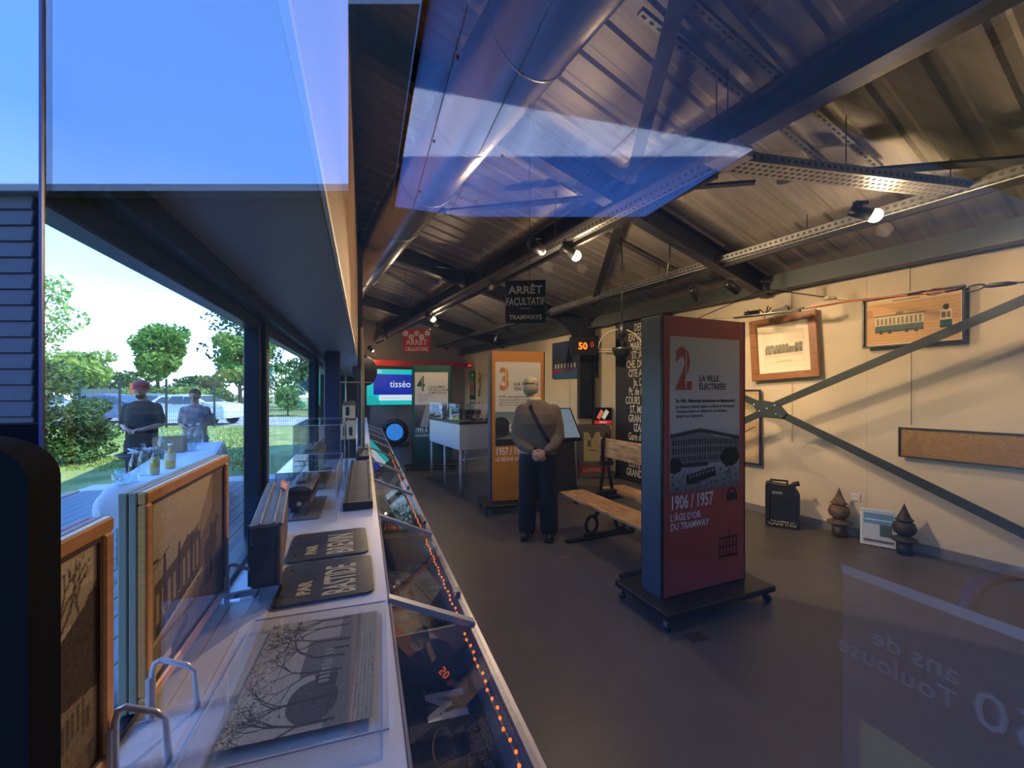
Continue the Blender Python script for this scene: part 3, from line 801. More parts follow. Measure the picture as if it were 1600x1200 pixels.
# ================================================================ SCREEN AND WHEEL
def cv_screen():
    c = Cv(150, 110, (20, 200, 200)); c.rect(.13, .28, 1, .86, (10, 44, 170)); c.rect(.24, .12, 1, .28, (228, 240, 255)); c.rect(.26, .19, 1, .2, (150, 150, 170)); c.poly([(0, 0), (0, .26), (.16, .24), (.25, .12), (.25, 0)], (20, 180, 180)); return c
sa, sb = P(573, 633, 11.35), P(650, 633, 11.95)
ang = math.atan2(sb.y-sa.y, sb.x-sa.x); sw = math.hypot(sb.x-sa.x, sb.y-sa.y)
t = thing('wall_screen', 'large lit turquoise and blue screen on the end wall', 'screen', sa, ang)
MB().cbox(-.02, sw+.02, 0, .06, -.02, 1.03, .005).build('screen_case', black_p, t)
flatprint('screen_image', cv_screen(), sw, 1.01, t, (0, -.003, 0), PRE)
wtl = emat('white on screen', (240, 250, 255), 1.0)
text('2002', .12, wtl, t, (.16, -.006, .90), name='year'); text('tisséo', .28, wtl, t, (.62, -.006, .50), sx=.9, name='word')
wc = P(617, 675, 11.6)
t = thing('wheel_display', 'black round rimmed disc with a blue centre on a plinth', 'display', wc, R(6))
m = MB(); m.lathe([(.24, -.03), (.24, .05), (.30, .07), (.36, .04), (.38, 0), (.36, -.04), (.24, -.03)], n=40); o = m.build('rim', black_p, t); o.rotation_euler = (R(90), 0, 0)
o = MB().lathe([(.001, .0), (.235, .0), (.235, .03), (.001, .035)], n=36).build('blue_disc', emat('emissive blue disc', (56, 136, 232), .9), t); o.rotation_euler = (R(90), 0, 0)  # blue brightness comes from emission set on the disc
m = MB()
for k in range(12):
    a = k*math.pi/6; c = Vector((.28*math.cos(a), -.07, .28*math.sin(a))); m.cyl(c, c+Vector((0, -.012, 0)), .016, n=8)
m.build('rim_bolts', chrome, t, kind='stuff')
MB().cbox(-.28, .38, -.14, .18, -wc.z+.003, -.35, .01).build('plinth', black_p, t)

# ================================================================ WHITE VITRINE TABLE
vc = P(718, 612, 6.2); vc.z = 0
t = thing('table_vitrine', 'white legged showcase with a glass top beside the yellow totem', 'showcase', vc, AB)
VL, VW = 1.42, .72
MB().cbox(0, VW, 0, VL, .66, 1.05, .004).build('case_body', white_p, t)
MB().cbox(-.008, VW+.008, -.008, VL+.008, 1.05, 1.085, .003).build('top_rim', mat('dark rim', (60, 62, 66), .4), t)
for x, y in ((.03, .03), (VW-.03, .03), (.03, VL-.03), (VW-.03, VL-.03), (.03, VL*.5)): MB().cyl((x, y, 0), (x, y, .66), .02, n=12).build('leg', white_p, t)
MB().box(.0, VW, .01, .03, .5, .53).build('cross_bar', white_p, t)
for q in ((0, .004, 0, VL), (VW-.004, VW, 0, VL), (0, VW, 0, .004), (0, VW, VL-.004, VL)): MB().box(*q, 1.086, 1.36).build('glass_side', acr, t)
MB().box(0, VW, 0, VL, 1.36, 1.364).build('glass_lid', acr, t)
m = MB().tube([(.06, .05, .68), (.1, -.03, .55), (.05, .0, .3), (.09, .02, .12), (.02, .03, .01)], .006, 6); m.build('power_cable', mat('grey cable', (90, 90, 90), .6), t)
MB().cyl((.03, .03, .0), (.03, .03, .012), .06, n=12).build('foot_disc', chrome, t)
def in_v(x, y, z=1.088): return Matrix.Translation(vc)@Matrix.Rotation(AB, 4, 'Z')@Vector((x, y, z))
red_sg = mat('white red bordered sign', (230, 214, 204), .4)
for k in range(3):
    t = thing('warning_triangle', ['model warning triangle, leftmost of three in the showcase', 'model warning triangle, middle one of three in the showcase', 'model warning triangle, rightmost of three in the showcase'][k], 'model sign', in_v(.34+k*.12, .22), AB+R(-8), 'model warning triangles')
    MB().prism([(-.05, .03), (.05, .03), (0, .12)], -.003, .003, 'Y').build('triangle', mat('triangle red', (190, 70, 60), .4), t)
    MB().prism([(-.034, .04), (.034, .04), (0, .10)], -.0045, -.003, 'Y').build('white_field', red_sg, t)
    MB().box(-.003, .003, -.0055, -.0045, .05, .08).build('mark', black_m, t)
    MB().cbox(-.02, .02, -.015, .015, 0, .03).build('foot', black_p, t)
t = thing('blue_white_cup', 'white and blue flared trophy cup in the showcase', 'cup', in_v(.10, 1.0), 0)
MB().lathe([(.03, 0), (.035, .03), (.02, .05), (.05, .1), (.07, .23), (.066, .23), (.04, .11), (.001, .08)], n=20).build('cup_body', mat('white glaze', (214, 226, 240), .25), t)
MB().cyl((0, -.062, .15), (0, -.075, .15), .028, n=14).build('blue_emblem', mat('blue emblem', (60, 90, 170), .4), t)
for i, (x, y, w_, d_, h_, c, l) in enumerate(((.15, .62, .12, .1, .2, (206, 214, 224), 'pale tilted model block left in the showcase'), (.3, .75, .1, .1, .15, (120, 90, 70), 'brown model cabin in the showcase'), (.45, .55, .3, .08, .06, (170, 160, 140), 'low cream model tram in the showcase'), (.2, .25, .12, .07, .012, (210, 205, 196), 'small white caption card in the showcase'), (.55, .75, .28, .1, .14, (84, 48, 36), 'dark red-brown model tram at the back of the showcase'), (.08, .42, .09, .06, .1, (226, 214, 206), 'upright white ticket card in the showcase'))):
    t = thing('showcase_model', l, 'model', in_v(x, y), AB)
    MB().cbox(-w_/2, w_/2, -d_/2, d_/2, .0, h_, .006).build('model_body', mat('model %d' % i, c, .5), t)
    if h_ > .05:
        MB().cbox(-w_/2-.004, w_/2+.004, -d_/2-.004, d_/2+.004, h_, h_+.012, .003).build('model_roof', mat('model roof grey', (90, 86, 80), .5), t)
        for k in range(3): MB().box(-w_/2+.015+k*(w_-.03)/3, -w_/2+.01+(k+.8)*(w_-.03)/3, -d_/2-.002, -d_/2, h_*.5, h_*.85).build('window', mat('model window', (40, 44, 48), .3), t)

# ================================================================ TICKET MACHINE, LECTERN
tm_ = FZ(902, 747, 0)
t = thing('ticket_machine', 'grey stop display cabinet with yellow M and red CAPITOLE strip', 'cabinet', tm_, R(6))
gm = mat('grey green cabinet', (112, 108, 98), .5); ye = mat('pale yellow panel', (214, 200, 140), .5); rd = mat('red strip', (186, 44, 32), .5)
MB().cbox(0, .60, .0, .27, 0, .94, .01).build('cabinet_body', gm, t)
MB().cbox(-.012, .0, .0, .27, .02, .93, .004).build('side_panel', mat('side steel', (120, 128, 130), .4, .4), t)
MB().prism([(.12, .30), (.42, .30), (.42, .82), (.34, .82), (.27, .68), (.20, .82), (.12, .82)], -.006, 0, 'Y').build('letter_m_panel', ye, t)
MB().box(.19, .25, -.009, -.006, .56, .68).build('coin_plate', gm, t)
MB().box(.20, .34, -.009, -.006, .49, .5).build('slot', black_m, t)
MB().cbox(.04, .54, -.006, 0, .08, .21, .003).build('red_strip', rd, t)
text('CAPITOLE', .095, mat('yellow letter', (222, 200, 120), .5), t, (.29, -.008, .11), align='CENTER', sx=.9, off=.002)
mp = FZ(940, 663, .945); ty = 7.55
t = thing('logo_box', 'small black illuminated box with two white and red tilted bars', 'sign', P(941, 663, 7.56), R(6))
MB().cbox(-.17, .17, -.04, .05, 0, .31, .006).build('case', black_p, t)
MB().box(-.165, .165, -.043, -.04, .01, .075).build('red_band', emat('red lit band', (220, 50, 36), .7), t)
for x, c in ((-.05, (236, 120, 90)), (.045, (226, 216, 190))):
    MB().add([(x-.07, -.044, .13), (x-.015, -.044, .09), (x+.07, -.044, .23), (x+.01, -.044, .28)], [(0, 1, 2, 3)]).build('tilted_bar', emat('bar %d' % c[1], c, .75), t)
text('MÉTRO', .045, emat('white lit', (250, 240, 230), .9), t, (0, -.046, .025), align='CENTER')
t = thing('tin_box', 'small cream box on top of the cabinet', 'box', P(914, 663, 7.5), R(6)); MB().cbox(-.13, .12, -.05, .08, 0, .09, .006).build('box_body', mat('cream tin', (188, 172, 140), .5), t); MB().cbox(-.135, .125, -.055, .085, .075, .095, .004).build('lid', mat('cream tin lid', (170, 154, 122), .5), t)
t = thing('touch_lectern', 'black lectern with a tilted white display behind the man', 'lectern', (.70, 6.35, 0), R(20))
MB().add([(-.3, -.05, .80), (.42, -.05, .80), (.42, .35, 1.28), (-.3, .35, 1.28), (-.3, -.01, .77), (.42, -.01, .77), (.42, .39, 1.25), (-.3, .39, 1.25)], [(0,1,2,3),(7,6,5,4),(0,4,5,1),(1,5,6,2),(2,6,7,3),(3,7,4,0)]).build('screen_case', black_p, t)
o = MB().add([(-.27, -.03, .826), (.39, -.03, .826), (.39, .33, 1.258), (-.27, .33, 1.258)], [(0, 1, 2, 3)]).build('display', emat('pale display', (150, 164, 176), .55), t)
o.location = (0, -.004, .008)
MB().prism([(-.05, 0), (.42, 0), (.40, 1.2), (.05, .84)], -.2, .32, 'X').build('pedestal', black_p, t)
MB().cbox(-.28, .42, -.12, .46, 0, .03).build('foot_plate', black_p, t)

# ================================================================ BENCH
t = thing('park_bench', 'double-sided bench of pale planks on black cast-iron supports', 'bench', (.88+.06, 4.36, 0), R(23.7))
def plank(name, x0, x1, y0, y1, z0, z1, tl=0): return MB().cbox(x0, x1, y0, y1, z0, z1, .006).build(name, wood_b, t)
plank('seat_plank', -.34, -.03, -1.06, .29, .425, .455)
plank('seat_plank', .22, .53, -1.06, .29, .425, .455)
plank('back_plank', .06, .10, -1.06, .12, .85, 1.05)
iron = mat('black cast iron', (20, 20, 22), .5, .3, bump=.2, bs=60)
for y in (0.0, -.87):
    s_ = MB()
    s_.cbox(-.42, .44, y-.03, y+.03, 0, .03, .004); s_.cbox(-.2, .34, y-.02, y+.02, .03, .06, .004)
    t2 = s_.build('iron_support', iron, t)
    for x in (-.11, .27):
        MB().tube([(x+.07*math.cos(a), y, .15+.09*math.sin(a)) for a in [2*math.pi*k/20 for k in range(21)]], .018, 8).build('ring', iron, t2)
    m = MB(); m.tube([(-.07, y, .22), (.0, y, .32), (.05, y, .40), (.08, y, .42)], .022, 8); m.tube([(.24, y, .22), (.18, y, .32), (.12, y, .40), (.08, y, .42)], .022, 8)
    m.cbox(-.32, .52, y-.025, y+.025, .395, .424, .004); m.build('seat_bearer', iron, t2)
    m = MB(); m.tube([(-.0, y, .46), (.03, y, .68), (.045, y, .80)], .018, 8); m.tube([(.16, y, .46), (.12, y, .68), (.105, y, .80)], .018, 8)
    m.cbox(-.04, .2, y-.03, y+.03, .44, .5, .01); m.cbox(0, .16, y-.028, y+.028, .76, .81, .01); m.tube([(.03, y, .8), (.03, y, 1.03), (.08, y, 1.1), (.125, y, 1.03), (.125, y, .8)], .02, 8); m.build('back_stay', iron, t2)

# ================================================================ STEEL CROSS BRACE ON THE RIGHT
def BW(px, py, b=4.95):
    y = (b/.869)/((px-800)/640+.5685); return P(px, py, y)
grn = mat('dark green grey steel', (50, 57, 53), .5, .2)
t = thing('cross_brace', 'dark green-grey steel cross brace with a bolted plate in front of the cream wall', 'brace', (0, 0, 0))
C0 = BW(1200, 640)
un = Vector((.869, .494, 0))
for a, b in (((1208, 634), (1640, 452)), ((1214, 644), (1640, 853)), ((1190, 634), (1060, 575)), ((1190, 645), (1060, 705))):
    MB().bar(BW(*a), BW(*b), .02, .075, up=(0, 0, 1)).build('brace_bar', grn, t)
ga = [BW(px, py, 4.92) for px, py in ((1172, 628), (1188, 625), (1215, 630), (1229, 646), (1222, 655), (1190, 652))]
MB().add([p for p in ga]+[p+un*.03 for p in ga], [tuple(range(6)), tuple(range(11, 5, -1))]+[(k, (k+1) % 6, (k+1) % 6+6, k+6) for k in range(6)]).build('gusset_plate', grn, t)
for px, py in ((1179, 632), (1187, 642), (1199, 638), (1211, 633), (1213, 647), (1220, 650)):
    c = BW(px, py, 4.92); MB().cyl(c, c-un*.012, .009, n=8).build('bolt', chrome, t)

# overhead line fittings
t = thing('overhead_wire', 'span wire with chain links and fittings high on the right', 'wire', (0, 0, 0))
m = MB(); wire = mat('dark wire', (52, 48, 46), .4, .5)
def L(px, py, b=4.6): return BW(px, py, b)
m.tube([L(1040, 519), L(1195, 452)], .006, 6); m.tube([L(1198, 452), L(1310, 467)], .006, 6); m.tube([L(1560, 444), L(1680, 434)], .008, 6)
m.build('wire_strand', wire, t)
MB().cyl(L(1308, 466), L(1328, 468), .013, n=8).build('sleeve', mat('pale sleeve', (206, 190, 160), .4), t)
MB().tube([L(1268, 481), L(1330, 470), L(1420, 461), L(1500, 452)], .009, 6).build('copper_rod', mat('orange copper rod', (214, 120, 70), .35, .6), t)
MB().tube([L(1100, 500), L(1180, 492), L(1268, 481)], .006, 6).build('grey_rod', mat('grey rod', (140, 130, 118), .4, .5), t)
for i, px in enumerate((1432, 1462, 1492, 1522)):
    c = L(px, 458-(px-1432)*.09); tt = Vector((.494, -.869, .1)).normalized()
    up = Vector((0, 0, 1)) if i % 2 else Vector((.869, .494, 0)); w_ = .055
    MB().tube([c+tt*w_*math.cos(a)+up*.022*math.sin(a) for a in [2*math.pi*k/14 for k in range(15)]], .007, 6).build('chain_link', wire, t)
MB().tube([L(1538, 448), L(1550, 446), L(1575, 443), L(1590, 442)], [.01, .018, .018, .008], 8).build('turnbuckle', wire, t)
c = L(1197, 452); m = MB(); m.cbox(c.x-.03, c.x+.03, c.y-.02, c.y+.02, c.z-.02, c.z+.03, .005); m.cyl(c+Vector((-.02, 0, .03)), c+Vector((-.02, 0, .09)), .006, n=6); m.cyl(c+Vector((.02, 0, .03)), c+Vector((.02, 0, .09)), .006, n=6); m.cbox(c.x-.06, c.x+.06, c.y-.02, c.y+.02, c.z+.08, c.z+.1, .004); m.build('tray_clamp', black_m, t)
m = MB(); m.cbox(L(1298, 470).x-.05, L(1298, 470).x+.03, L(1298, 470).y-.03, L(1298, 470).y+.03, L(1298, 468).z, L(1298, 468).z+.03, .004); m.build('plate_hook', mat('pale sleeve', (206, 190, 160)), t)
t = thing('line_crossing_fitting', 'dark cast overhead-line switch fitting above the oak frame', 'fitting', (0, 0, 0))
m = MB(); m.bar(BW(1148, 497, 4.85), BW(1250, 485, 4.85), .05, .02); m.bar(BW(1165, 491, 4.85), BW(1185, 488, 4.85), .06, .05); m.bar(BW(1208, 488, 4.85), BW(1232, 482, 4.85), .05, .045); m.bar(BW(1236, 486, 4.85), BW(1256, 481, 4.85), .02, .02)
m.build('casting', iron, t)
m = MB()
for a, b in (((1195, 493), (1186, 483)), ((1195, 493), (1205, 480)), ((1195, 492), (1200, 478)), ((1168, 490), (1168, 485)), ((1230, 484), (1228, 477))): m.tube([BW(*a, 4.85), BW((a[0]+b[0])/2+1, (a[1]+b[1])/2-1, 4.85), BW(*b, 4.85)], .007, 5)
m.build('horn', iron, t)
m = MB(); m.cyl(BW(1195, 495, 4.85), BW(1195, 497, 4.85), .012, n=8); m.build('stud', chrome, t)
# hanging wires for pictures
for px, y0, y1, l in ((1237, 447, 495, 'thin hanging wire above the oak frame'), (1422, 405, 455, 'thin hanging wire above the tram drawing'), (1424, 548, 664, 'thin hanging wire down to the long panorama'), (1238, 600, 690, 'thin hanging wire below the oak frame'), (868, 515, 540, 'thin wire above the night picture, left'), (889, 515, 528, 'thin wire above the night picture, right'), (890, 592, 650, 'thin wire below the night picture')):
    a, b = WL(px, y0, .03), WL(px, y1, .03); a.x = b.x; a.y = b.y
    o = MB().cyl(a, b, .0025, n=5).build('picture_wire', wire); tag(o, l, 'wire', 'picture hanging wires')

# ================================================================ ALONG THE RIGHT WALL
jc = P(1222, 822, 4.72); jc.z = 0
t = thing('jerrycan', 'black jerrycan with pale lettering standing by the cream wall', 'jerrycan', (jc.x, jc.y, 0), R(-32))
jb = mat('black jerrycan', (30, 28, 28), .4)
m = MB(); m.prism([(-.165, .02), (-.145, 0), (.145, 0), (.165, .02), (.165, .40), (.12, .47), (-.14, .50), (-.165, .47)], -.085, .085, 'Y'); m.build('can_body', jb, t)
m = MB(); m.cbox(-.12, .06, -.012, .012, .515, .535, .004); m.cbox(-.12, -.10, -.012, .012, .48, .52, .004); m.cbox(.04, .06, -.012, .012, .46, .52, .004); m.build('handle', jb, t)
m = MB(); m.tube([(.08, 0, .45), (.12, 0, .50), (.165, 0, .51)], [.03, .028, .03], 10); m.build('spout', jb, t)
MB().tube([(-.12, -.088, .06), (-.12, -.088, .40), (.10, -.088, .38), (.12, -.088, .06), (-.12, -.088, .06)], .008, 6).build('pressed_rib', jb, t)
text('CAMPING', .075, mat('faded cream letters', (206, 190, 140), .6), t, (.0, -.0865, .03), sx=.8, align='CENTER', off=.002)
MB().box(-.1, .0, -.088, -.085, .38, .41).build('label_plate', mat('pale plate', (170, 165, 150), .5), t)
rust = mat('rusted iron finial', (120, 98, 78), .75, .2, nz=.5, ns=14, bump=.4, bs=40, col2=(70, 48, 40))
dkf = mat('dark iron finial', (62, 56, 58), .6, .3, nz=.4, ns=14, bump=.3, bs=40)
def finial(lab, p, m_, s=1.0):
    t = thing('roof_finial', lab, 'finial', p, .4)
    MB().cyl((0, 0, 0), (0, 0, .14*s), .065*s, n=10).build('stem_base', m_, t)
    MB().lathe([(.07*s, .13*s), (.11*s, .15*s), (.11*s, .165*s), (.06*s, .19*s), (.05*s, .2*s)], n=20).build('lower_collar', m_, t)
    MB().lathe([(.04*s, .19*s), (.085*s, .23*s), (.1*s, .28*s), (.085*s, .33*s), (.045*s, .36*s)], n=20).build('ball', m_, t)
    MB().lathe([(.05*s, .35*s), (.08*s, .365*s), (.06*s, .385*s), (.035*s, .44*s), (.014*s, .5*s), (.002*s, .54*s)], n=16).build('spire', m_, t)
p = FZ(1311, 838, 0); finial('rusty brown finial left of the leaning card', p, rust, .97)
p = FZ(1413, 866, 0); finial('dark slimmer finial right of the leaning card', p, dkf, .9)
def cv_card():
    c = Cv(50, 64, (190, 196, 200)); c.rect(.05, .6, .95, .92, (96, 140, 170)); c.rect(.1, .7, .9, .74, (210, 225, 235)); c.rect(.55, .25, .9, .6, (70, 80, 76)); c.rect(.05, .05, .95, .14, (90, 84, 74)); return c.noise(6, 2)
p = FZ(1342, 847, 0)
t = thing('caption_card', 'white framed card leaning on the cream wall between two finials', 'card', p+Vector((-.03, -.05, .01)), rot=(R(-8), 0, R(-40)))
MB().cbox(0, .28, 0, .01, 0, .36, .002).build('card_board', mat('white card', (226, 226, 222), .5), t)
flatprint('card_print', cv_card(), .25, .33, t, (.015, -.002, .015))
oc = WL(1338, 777, .0)
t = thing('power_outlet', 'white square wall socket above the leaning card', 'socket', oc+Vector((-.004, -.003, 0)), AW)
MB().cbox(-.04, .04, -.012, 0, -.04, .04, .003).build('faceplate', mat('white plastic', (226, 222, 210), .4), t)
o = MB().lathe([(.026, 0), (.028, .003), (.022, .003), (.02, .001), (.001, .001)], n=20).build('socket_well', mat('white plastic', (226, 222, 210)), t); o.rotation_euler = (R(90), 0, 0); o.location = (0, -.012, 0)
for px, py, l in ((882, 872, 'metal floor outlet hatch in front of the man'), (1088, 996, 'dark floor outlet hatch in front of the red totem')):
    p = FZ(px, py, 0); t = thing('floor_hatch', l, 'hatch', p, R(15)); MB().cbox(-.06, .06, -.045, .045, .0, .006, .002).build('hatch_plate', mat('hatch metal', (120, 116, 108), .4, .6) if px < 1000 else mat('dark hatch', (60, 52, 52), .5), t); MB().cbox(-.03, .03, -.02, .02, .006, .009, .001).build('hatch_lid', mat('hatch lid', (140, 136, 128), .4, .6) if px < 1000 else mat('dark hatch', (60, 52, 52)), t)

# ================================================================ COUNTER AND SLOPED SHOWCASE (facade frame: x=t, y=s)
CZ = .85
t = thing('window_counter', 'long white counter running along the windows', 'counter', (0, 0, 0), AF)
MB().cbox(-.47, .078, G+.04, 11.9, CZ-.03, CZ, .004).build('worktop', white_p, t)
for k in range(12): MB().cbox(-.46, .07, .42+k*.95, .42+k*.95+.945, .06, CZ-.03, .004).build('front_panel', white_p, t)
MB().box(-.44, .05, .44, 11.8, 0, .06).build('plinth', black_p, t)
t = thing('sloped_showcase', 'long low showcase with sloping glass lids along the counter', 'showcase', (0, 0, 0), AF)
S0, S1 = .45, 9.9
gb = mat('grey showcase body', (150, 152, 156), .45)
MB().cbox(.08, .36, S0, S1, .52, .545, .003).build('floor_board', mat('showcase floor', (96, 92, 96), .7), t)
MB().cbox(.355, .37, S0, S1, .40, .70, .003).build('front_panel', mat('grey front', (170, 168, 172), .4), t)
MB().cbox(.352, .385, S0, S1, .70, .716, .003).build('front_rail', mat('pale metal rail', (128, 122, 132), .4, .4), t)
cs = [((120, 60, 150), S0, 1.18), ((206, 96, 66), 1.18, 3.2), ((190, 120, 90), 3.2, S1)]
for i, (c, a, b) in enumerate(cs): MB().box(.370, .374, a, b, .665, .698).build('colour_strip', mat('colour strip %d' % i, c, .4), t)
MB().cbox(.079, .086, S0, S1, .545, .85, .001).build('back_panel', mat('showcase back rose', (150, 130, 128), .6), t)
for y in (1.44, 2.42, 3.4, 4.38, 5.36, 6.34, 7.32, 8.3, 9.28):
    MB().add([(.08, y-.016, .838), (.08, y+.016, .838), (.375, y+.016, .70), (.375, y-.016, .70), (.08, y-.016, .862), (.08, y+.016, .862), (.375, y+.016, .724), (.375, y-.016, .724)], [(0,3,2,1),(4,5,6,7),(0,1,5,4),(1,2,6,5),(2,3,7,6),(3,0,4,7)]).build('glazing_bar', mat('pale aluminium bar', (206, 208, 206), .3, .4), t)
    MB().cbox(.10, .35, y-.004, y+.004, .545, .72, .001).build('divider', mat('divider grey', (120, 120, 126), .5), t)
lid = glass('lid glass', .09, .9, (.92, .96, .97))
ys = [S0, 1.44, 2.42, 3.4, 4.38, 5.36, 6.34, 7.32, 8.3, 9.28]
for a, b in zip(ys[:-1], ys[1:]):
    MB().add([(.082, a+.018, .852), (.082, b-.018, .852), (.37, b-.018, .716), (.37, a+.018, .716)], [(0, 1, 2, 3)]).build('glass_lid', lid, t)
    m = MB(); m.cbox(.35, .372, a+.2, a+.25, .715, .735, .003); lk = m.build('latch', chrome, t)
    m = MB(); m.tube([(.10, a+.12, .83), (.14, a+.42, .70), (.15, a+.45, .60)], .004, 6); gs = m.build('gas_strut', brass, t)
    MB().cbox(.118, .138, a+.24, a+.29, .765, .785, .003).build('strut_clip', chrome, gs)
t = thing('string_light', 'orange light chain glowing along the front edge of the showcase', 'lights', (0, 0, 0), AF)
MB().tube([(.335, y, .690+.003*math.sin(y*9)) for y in np.arange(.6, 6.0, .05)], .003, 5).build('cord', mat('clear cord', (150, 110, 80), .4), t)
m = MB()
for k in range(150):
    y = .62+k*.036
    if y > 6: break
    m.sph((.335+.004*math.sin(k*1.7), y,   .698), .0048, n=8, m=6)
m.build('bulbs', emat('orange bulb', (255, 128, 50), 1.7), t, kind='stuff')

def onF(s, t_, z): return W(s, t_, z)
def item(name, lab, cat, s, t_, z=.546, rz=0, group=None): return thing(name, lab, cat, W(s, t_, z), AF+rz, group)
# things inside the sloped showcase
def cv_dark(seed, base=(70, 60, 56)):
    c = Cv(60, 44, base); r = random.Random(seed)
    for _ in range(14):
        x, y = r.random(), r.random(); v = r.randint(20, 150); c.poly([(x, y), (x+r.uniform(.05, .3), y+r.uniform(-.1, .1)), (x+r.uniform(0, .3), y+r.uniform(.1, .4)), (x-.05, y+.2)], (v, int(v*.9), int(v*.82)), .8)
    return c.noise(8, seed)
specs = [('open brown photograph nearest in the showcase', .60, .12, .22, .24, (86, 66, 54), 0), ('dark photograph standing behind the nearest one', .86, .14, .20, .2, (46, 40, 42), .1),
         ('small grey photograph near the purple strip', .74, .30, .05, .12, (110, 90, 84), .2), ('dark blue and white leaflet with a bold letter', 1.16, .12, .20, .22, (52, 60, 84), -.05),
         ('brown album page behind the first glazing bar', 1.62, .11, .23, .28, (112, 66, 44), .05), ('dark album page with a portrait', 1.94, .12, .22, .24, (70, 56, 46), -.1),
         ('golden yellow ticket folder', 1.58, .24, .10, .24, (200, 160, 80), .1), ('grey document sheet in the second bay', 2.12, .12, .2, .24, (120, 118, 120), 0), ('green tinted document in the third bay', 2.62, .11, .24, .3, (70, 84, 70), .15),
         ('pale document in the third bay', 3.02, .13, .2, .24, (150, 140, 126), -.1), ('mottled green map in the fourth bay', 3.6, .11, .22, .34, (86, 96, 76), .05), ('brown folder in the fourth bay', 4.05, .13, .2, .22, (120, 84, 60), .1), ('grey sheet in the fifth bay', 4.6, .12, .22, .3, (130, 126, 120), .0), ('cream sheet in the sixth bay', 5.6, .12, .22, .3, (170, 160, 140), .0)]
for i, (l, s, x, w_, h_, c, a) in enumerate(specs):
    t = item('document', l, 'document', s, x, .56+.004*(i % 2), a)
    MB().cbox(0, w_, 0, h_, 0, .012, .002).build('page_block', mat('page block %d' % i, tuple(int(v*.8) for v in c), .6), t)
    flatprint('printed_page', cv_dark(i+3, c), w_*.96, h_*.96, t, (w_*.02, h_*.02, .0125), PRM, lay=True)
    if i == 3: text('M', .16, mat('white card', (226, 226, 222)), t, (.17, .05, .014), flat=True, rz=R(90), off=.006)

# ---------------------------------------------------------------- on the counter, near
def cv_street(seed=1, nx=170, ny=170, base=(196, 178, 140)):
    c = Cv(nx, ny, base); c.grad((120, 100, 74), (206, 188, 152), 0, 1)
    return c
def cv_horse():                      # horse tram street, seen left to right
    c = Cv(170, 150, (190, 168, 130)); c.grad((128, 108, 82), (204, 184, 148), .0, 1)
    c.poly([(0, .12), (1, .30), (1, 0), (0, 0)], (134, 116, 90)); c.poly([(0, .0), (.3, .0), (.0, .12)], (160, 140, 110))
    c.poly([(.42, .62), (.6, .70), (.8, .99), (.95, 1), (1, .9), (1, .35), (.44, .3)], (112, 92, 68)); c.poly([(.55, .66), (.8, .96), (.78, .72), (.6, .55)], (150, 128, 98))
    c.poly([(.05, .22), (.6, .36), (.6, .62), (.42, .66), (.3, .58), (.05, .52)], (84, 66, 46))
    for k in range(9):
        x = .07+k*.058; c.rect(x, .30+k*.012, x+.03, .46+k*.014, (156, 134, 100)); c.rect(x, .22+k*.01, x+.04, .27+k*.012, (50, 38, 26))
    c.line(.03, .2, .62, .34, .012, (190, 170, 130))
    for x, y in ((.72, .42), (.80, .46)):
        c.ell(x, y, .07, .09, (66, 50, 34)); c.poly([(x+.03, y+.02), (x+.1, y+.16), (x+.05, y+.2), (x, y+.06)], (60, 46, 32))
        for d_ in (-.05, -.02, .02, .05): c.line(x+d_, y-.05, x+d_+.01, y-.22, .007, (48, 36, 24))
    for x in (.14, .3, .46): c.rect(x, .36, x+.03, .62, (58, 44, 30)); c.ell(x+.015, .64, .015, .02, (70, 52, 36))
    c.line(.02, .6, .2, .68, .004, (70, 54, 38)); c.rect(.03, .64, .1, .66, (60, 48, 34)); c.poly([(.1, .02), (.42, .16), (.42, .1), (.2, 0)], (110, 84, 60)); c.rect(.03, .03, .22, .08, (214, 198, 164))
    return c.noise(9, 11)
def cv_road():
    c = Cv(150, 150, (184, 160, 122)); c.grad((112, 92, 66), (198, 174, 134), 0, .7); c.rect(0, .82, 1, 1, (214, 186, 146))
    c.poly([(0, .45), (.4, .5), (.75, .62), (1, .8), (1, .35), (.5, .42), (0, .4)], (74, 58, 40))
    for k in range(5): c.tree(.45+k*.11, .48+k*.02, .13, (72, 56, 40), k, .01, 4)
    c.poly([(.2, 0), (.5, .4), (.56, .4), (.8, 0)], (150, 128, 96)); c.rect(.08, .6, .3, .64, (56, 44, 30)); c.ell(.55, .38, .1, .06, (60, 46, 32))
    for k in range(22):
        c.rect(.4+.025*k, .2+.01*(k % 5), .415+.025*k, .3+.01*(k % 7), (96, 78, 56))
    return c.noise(10, 12)
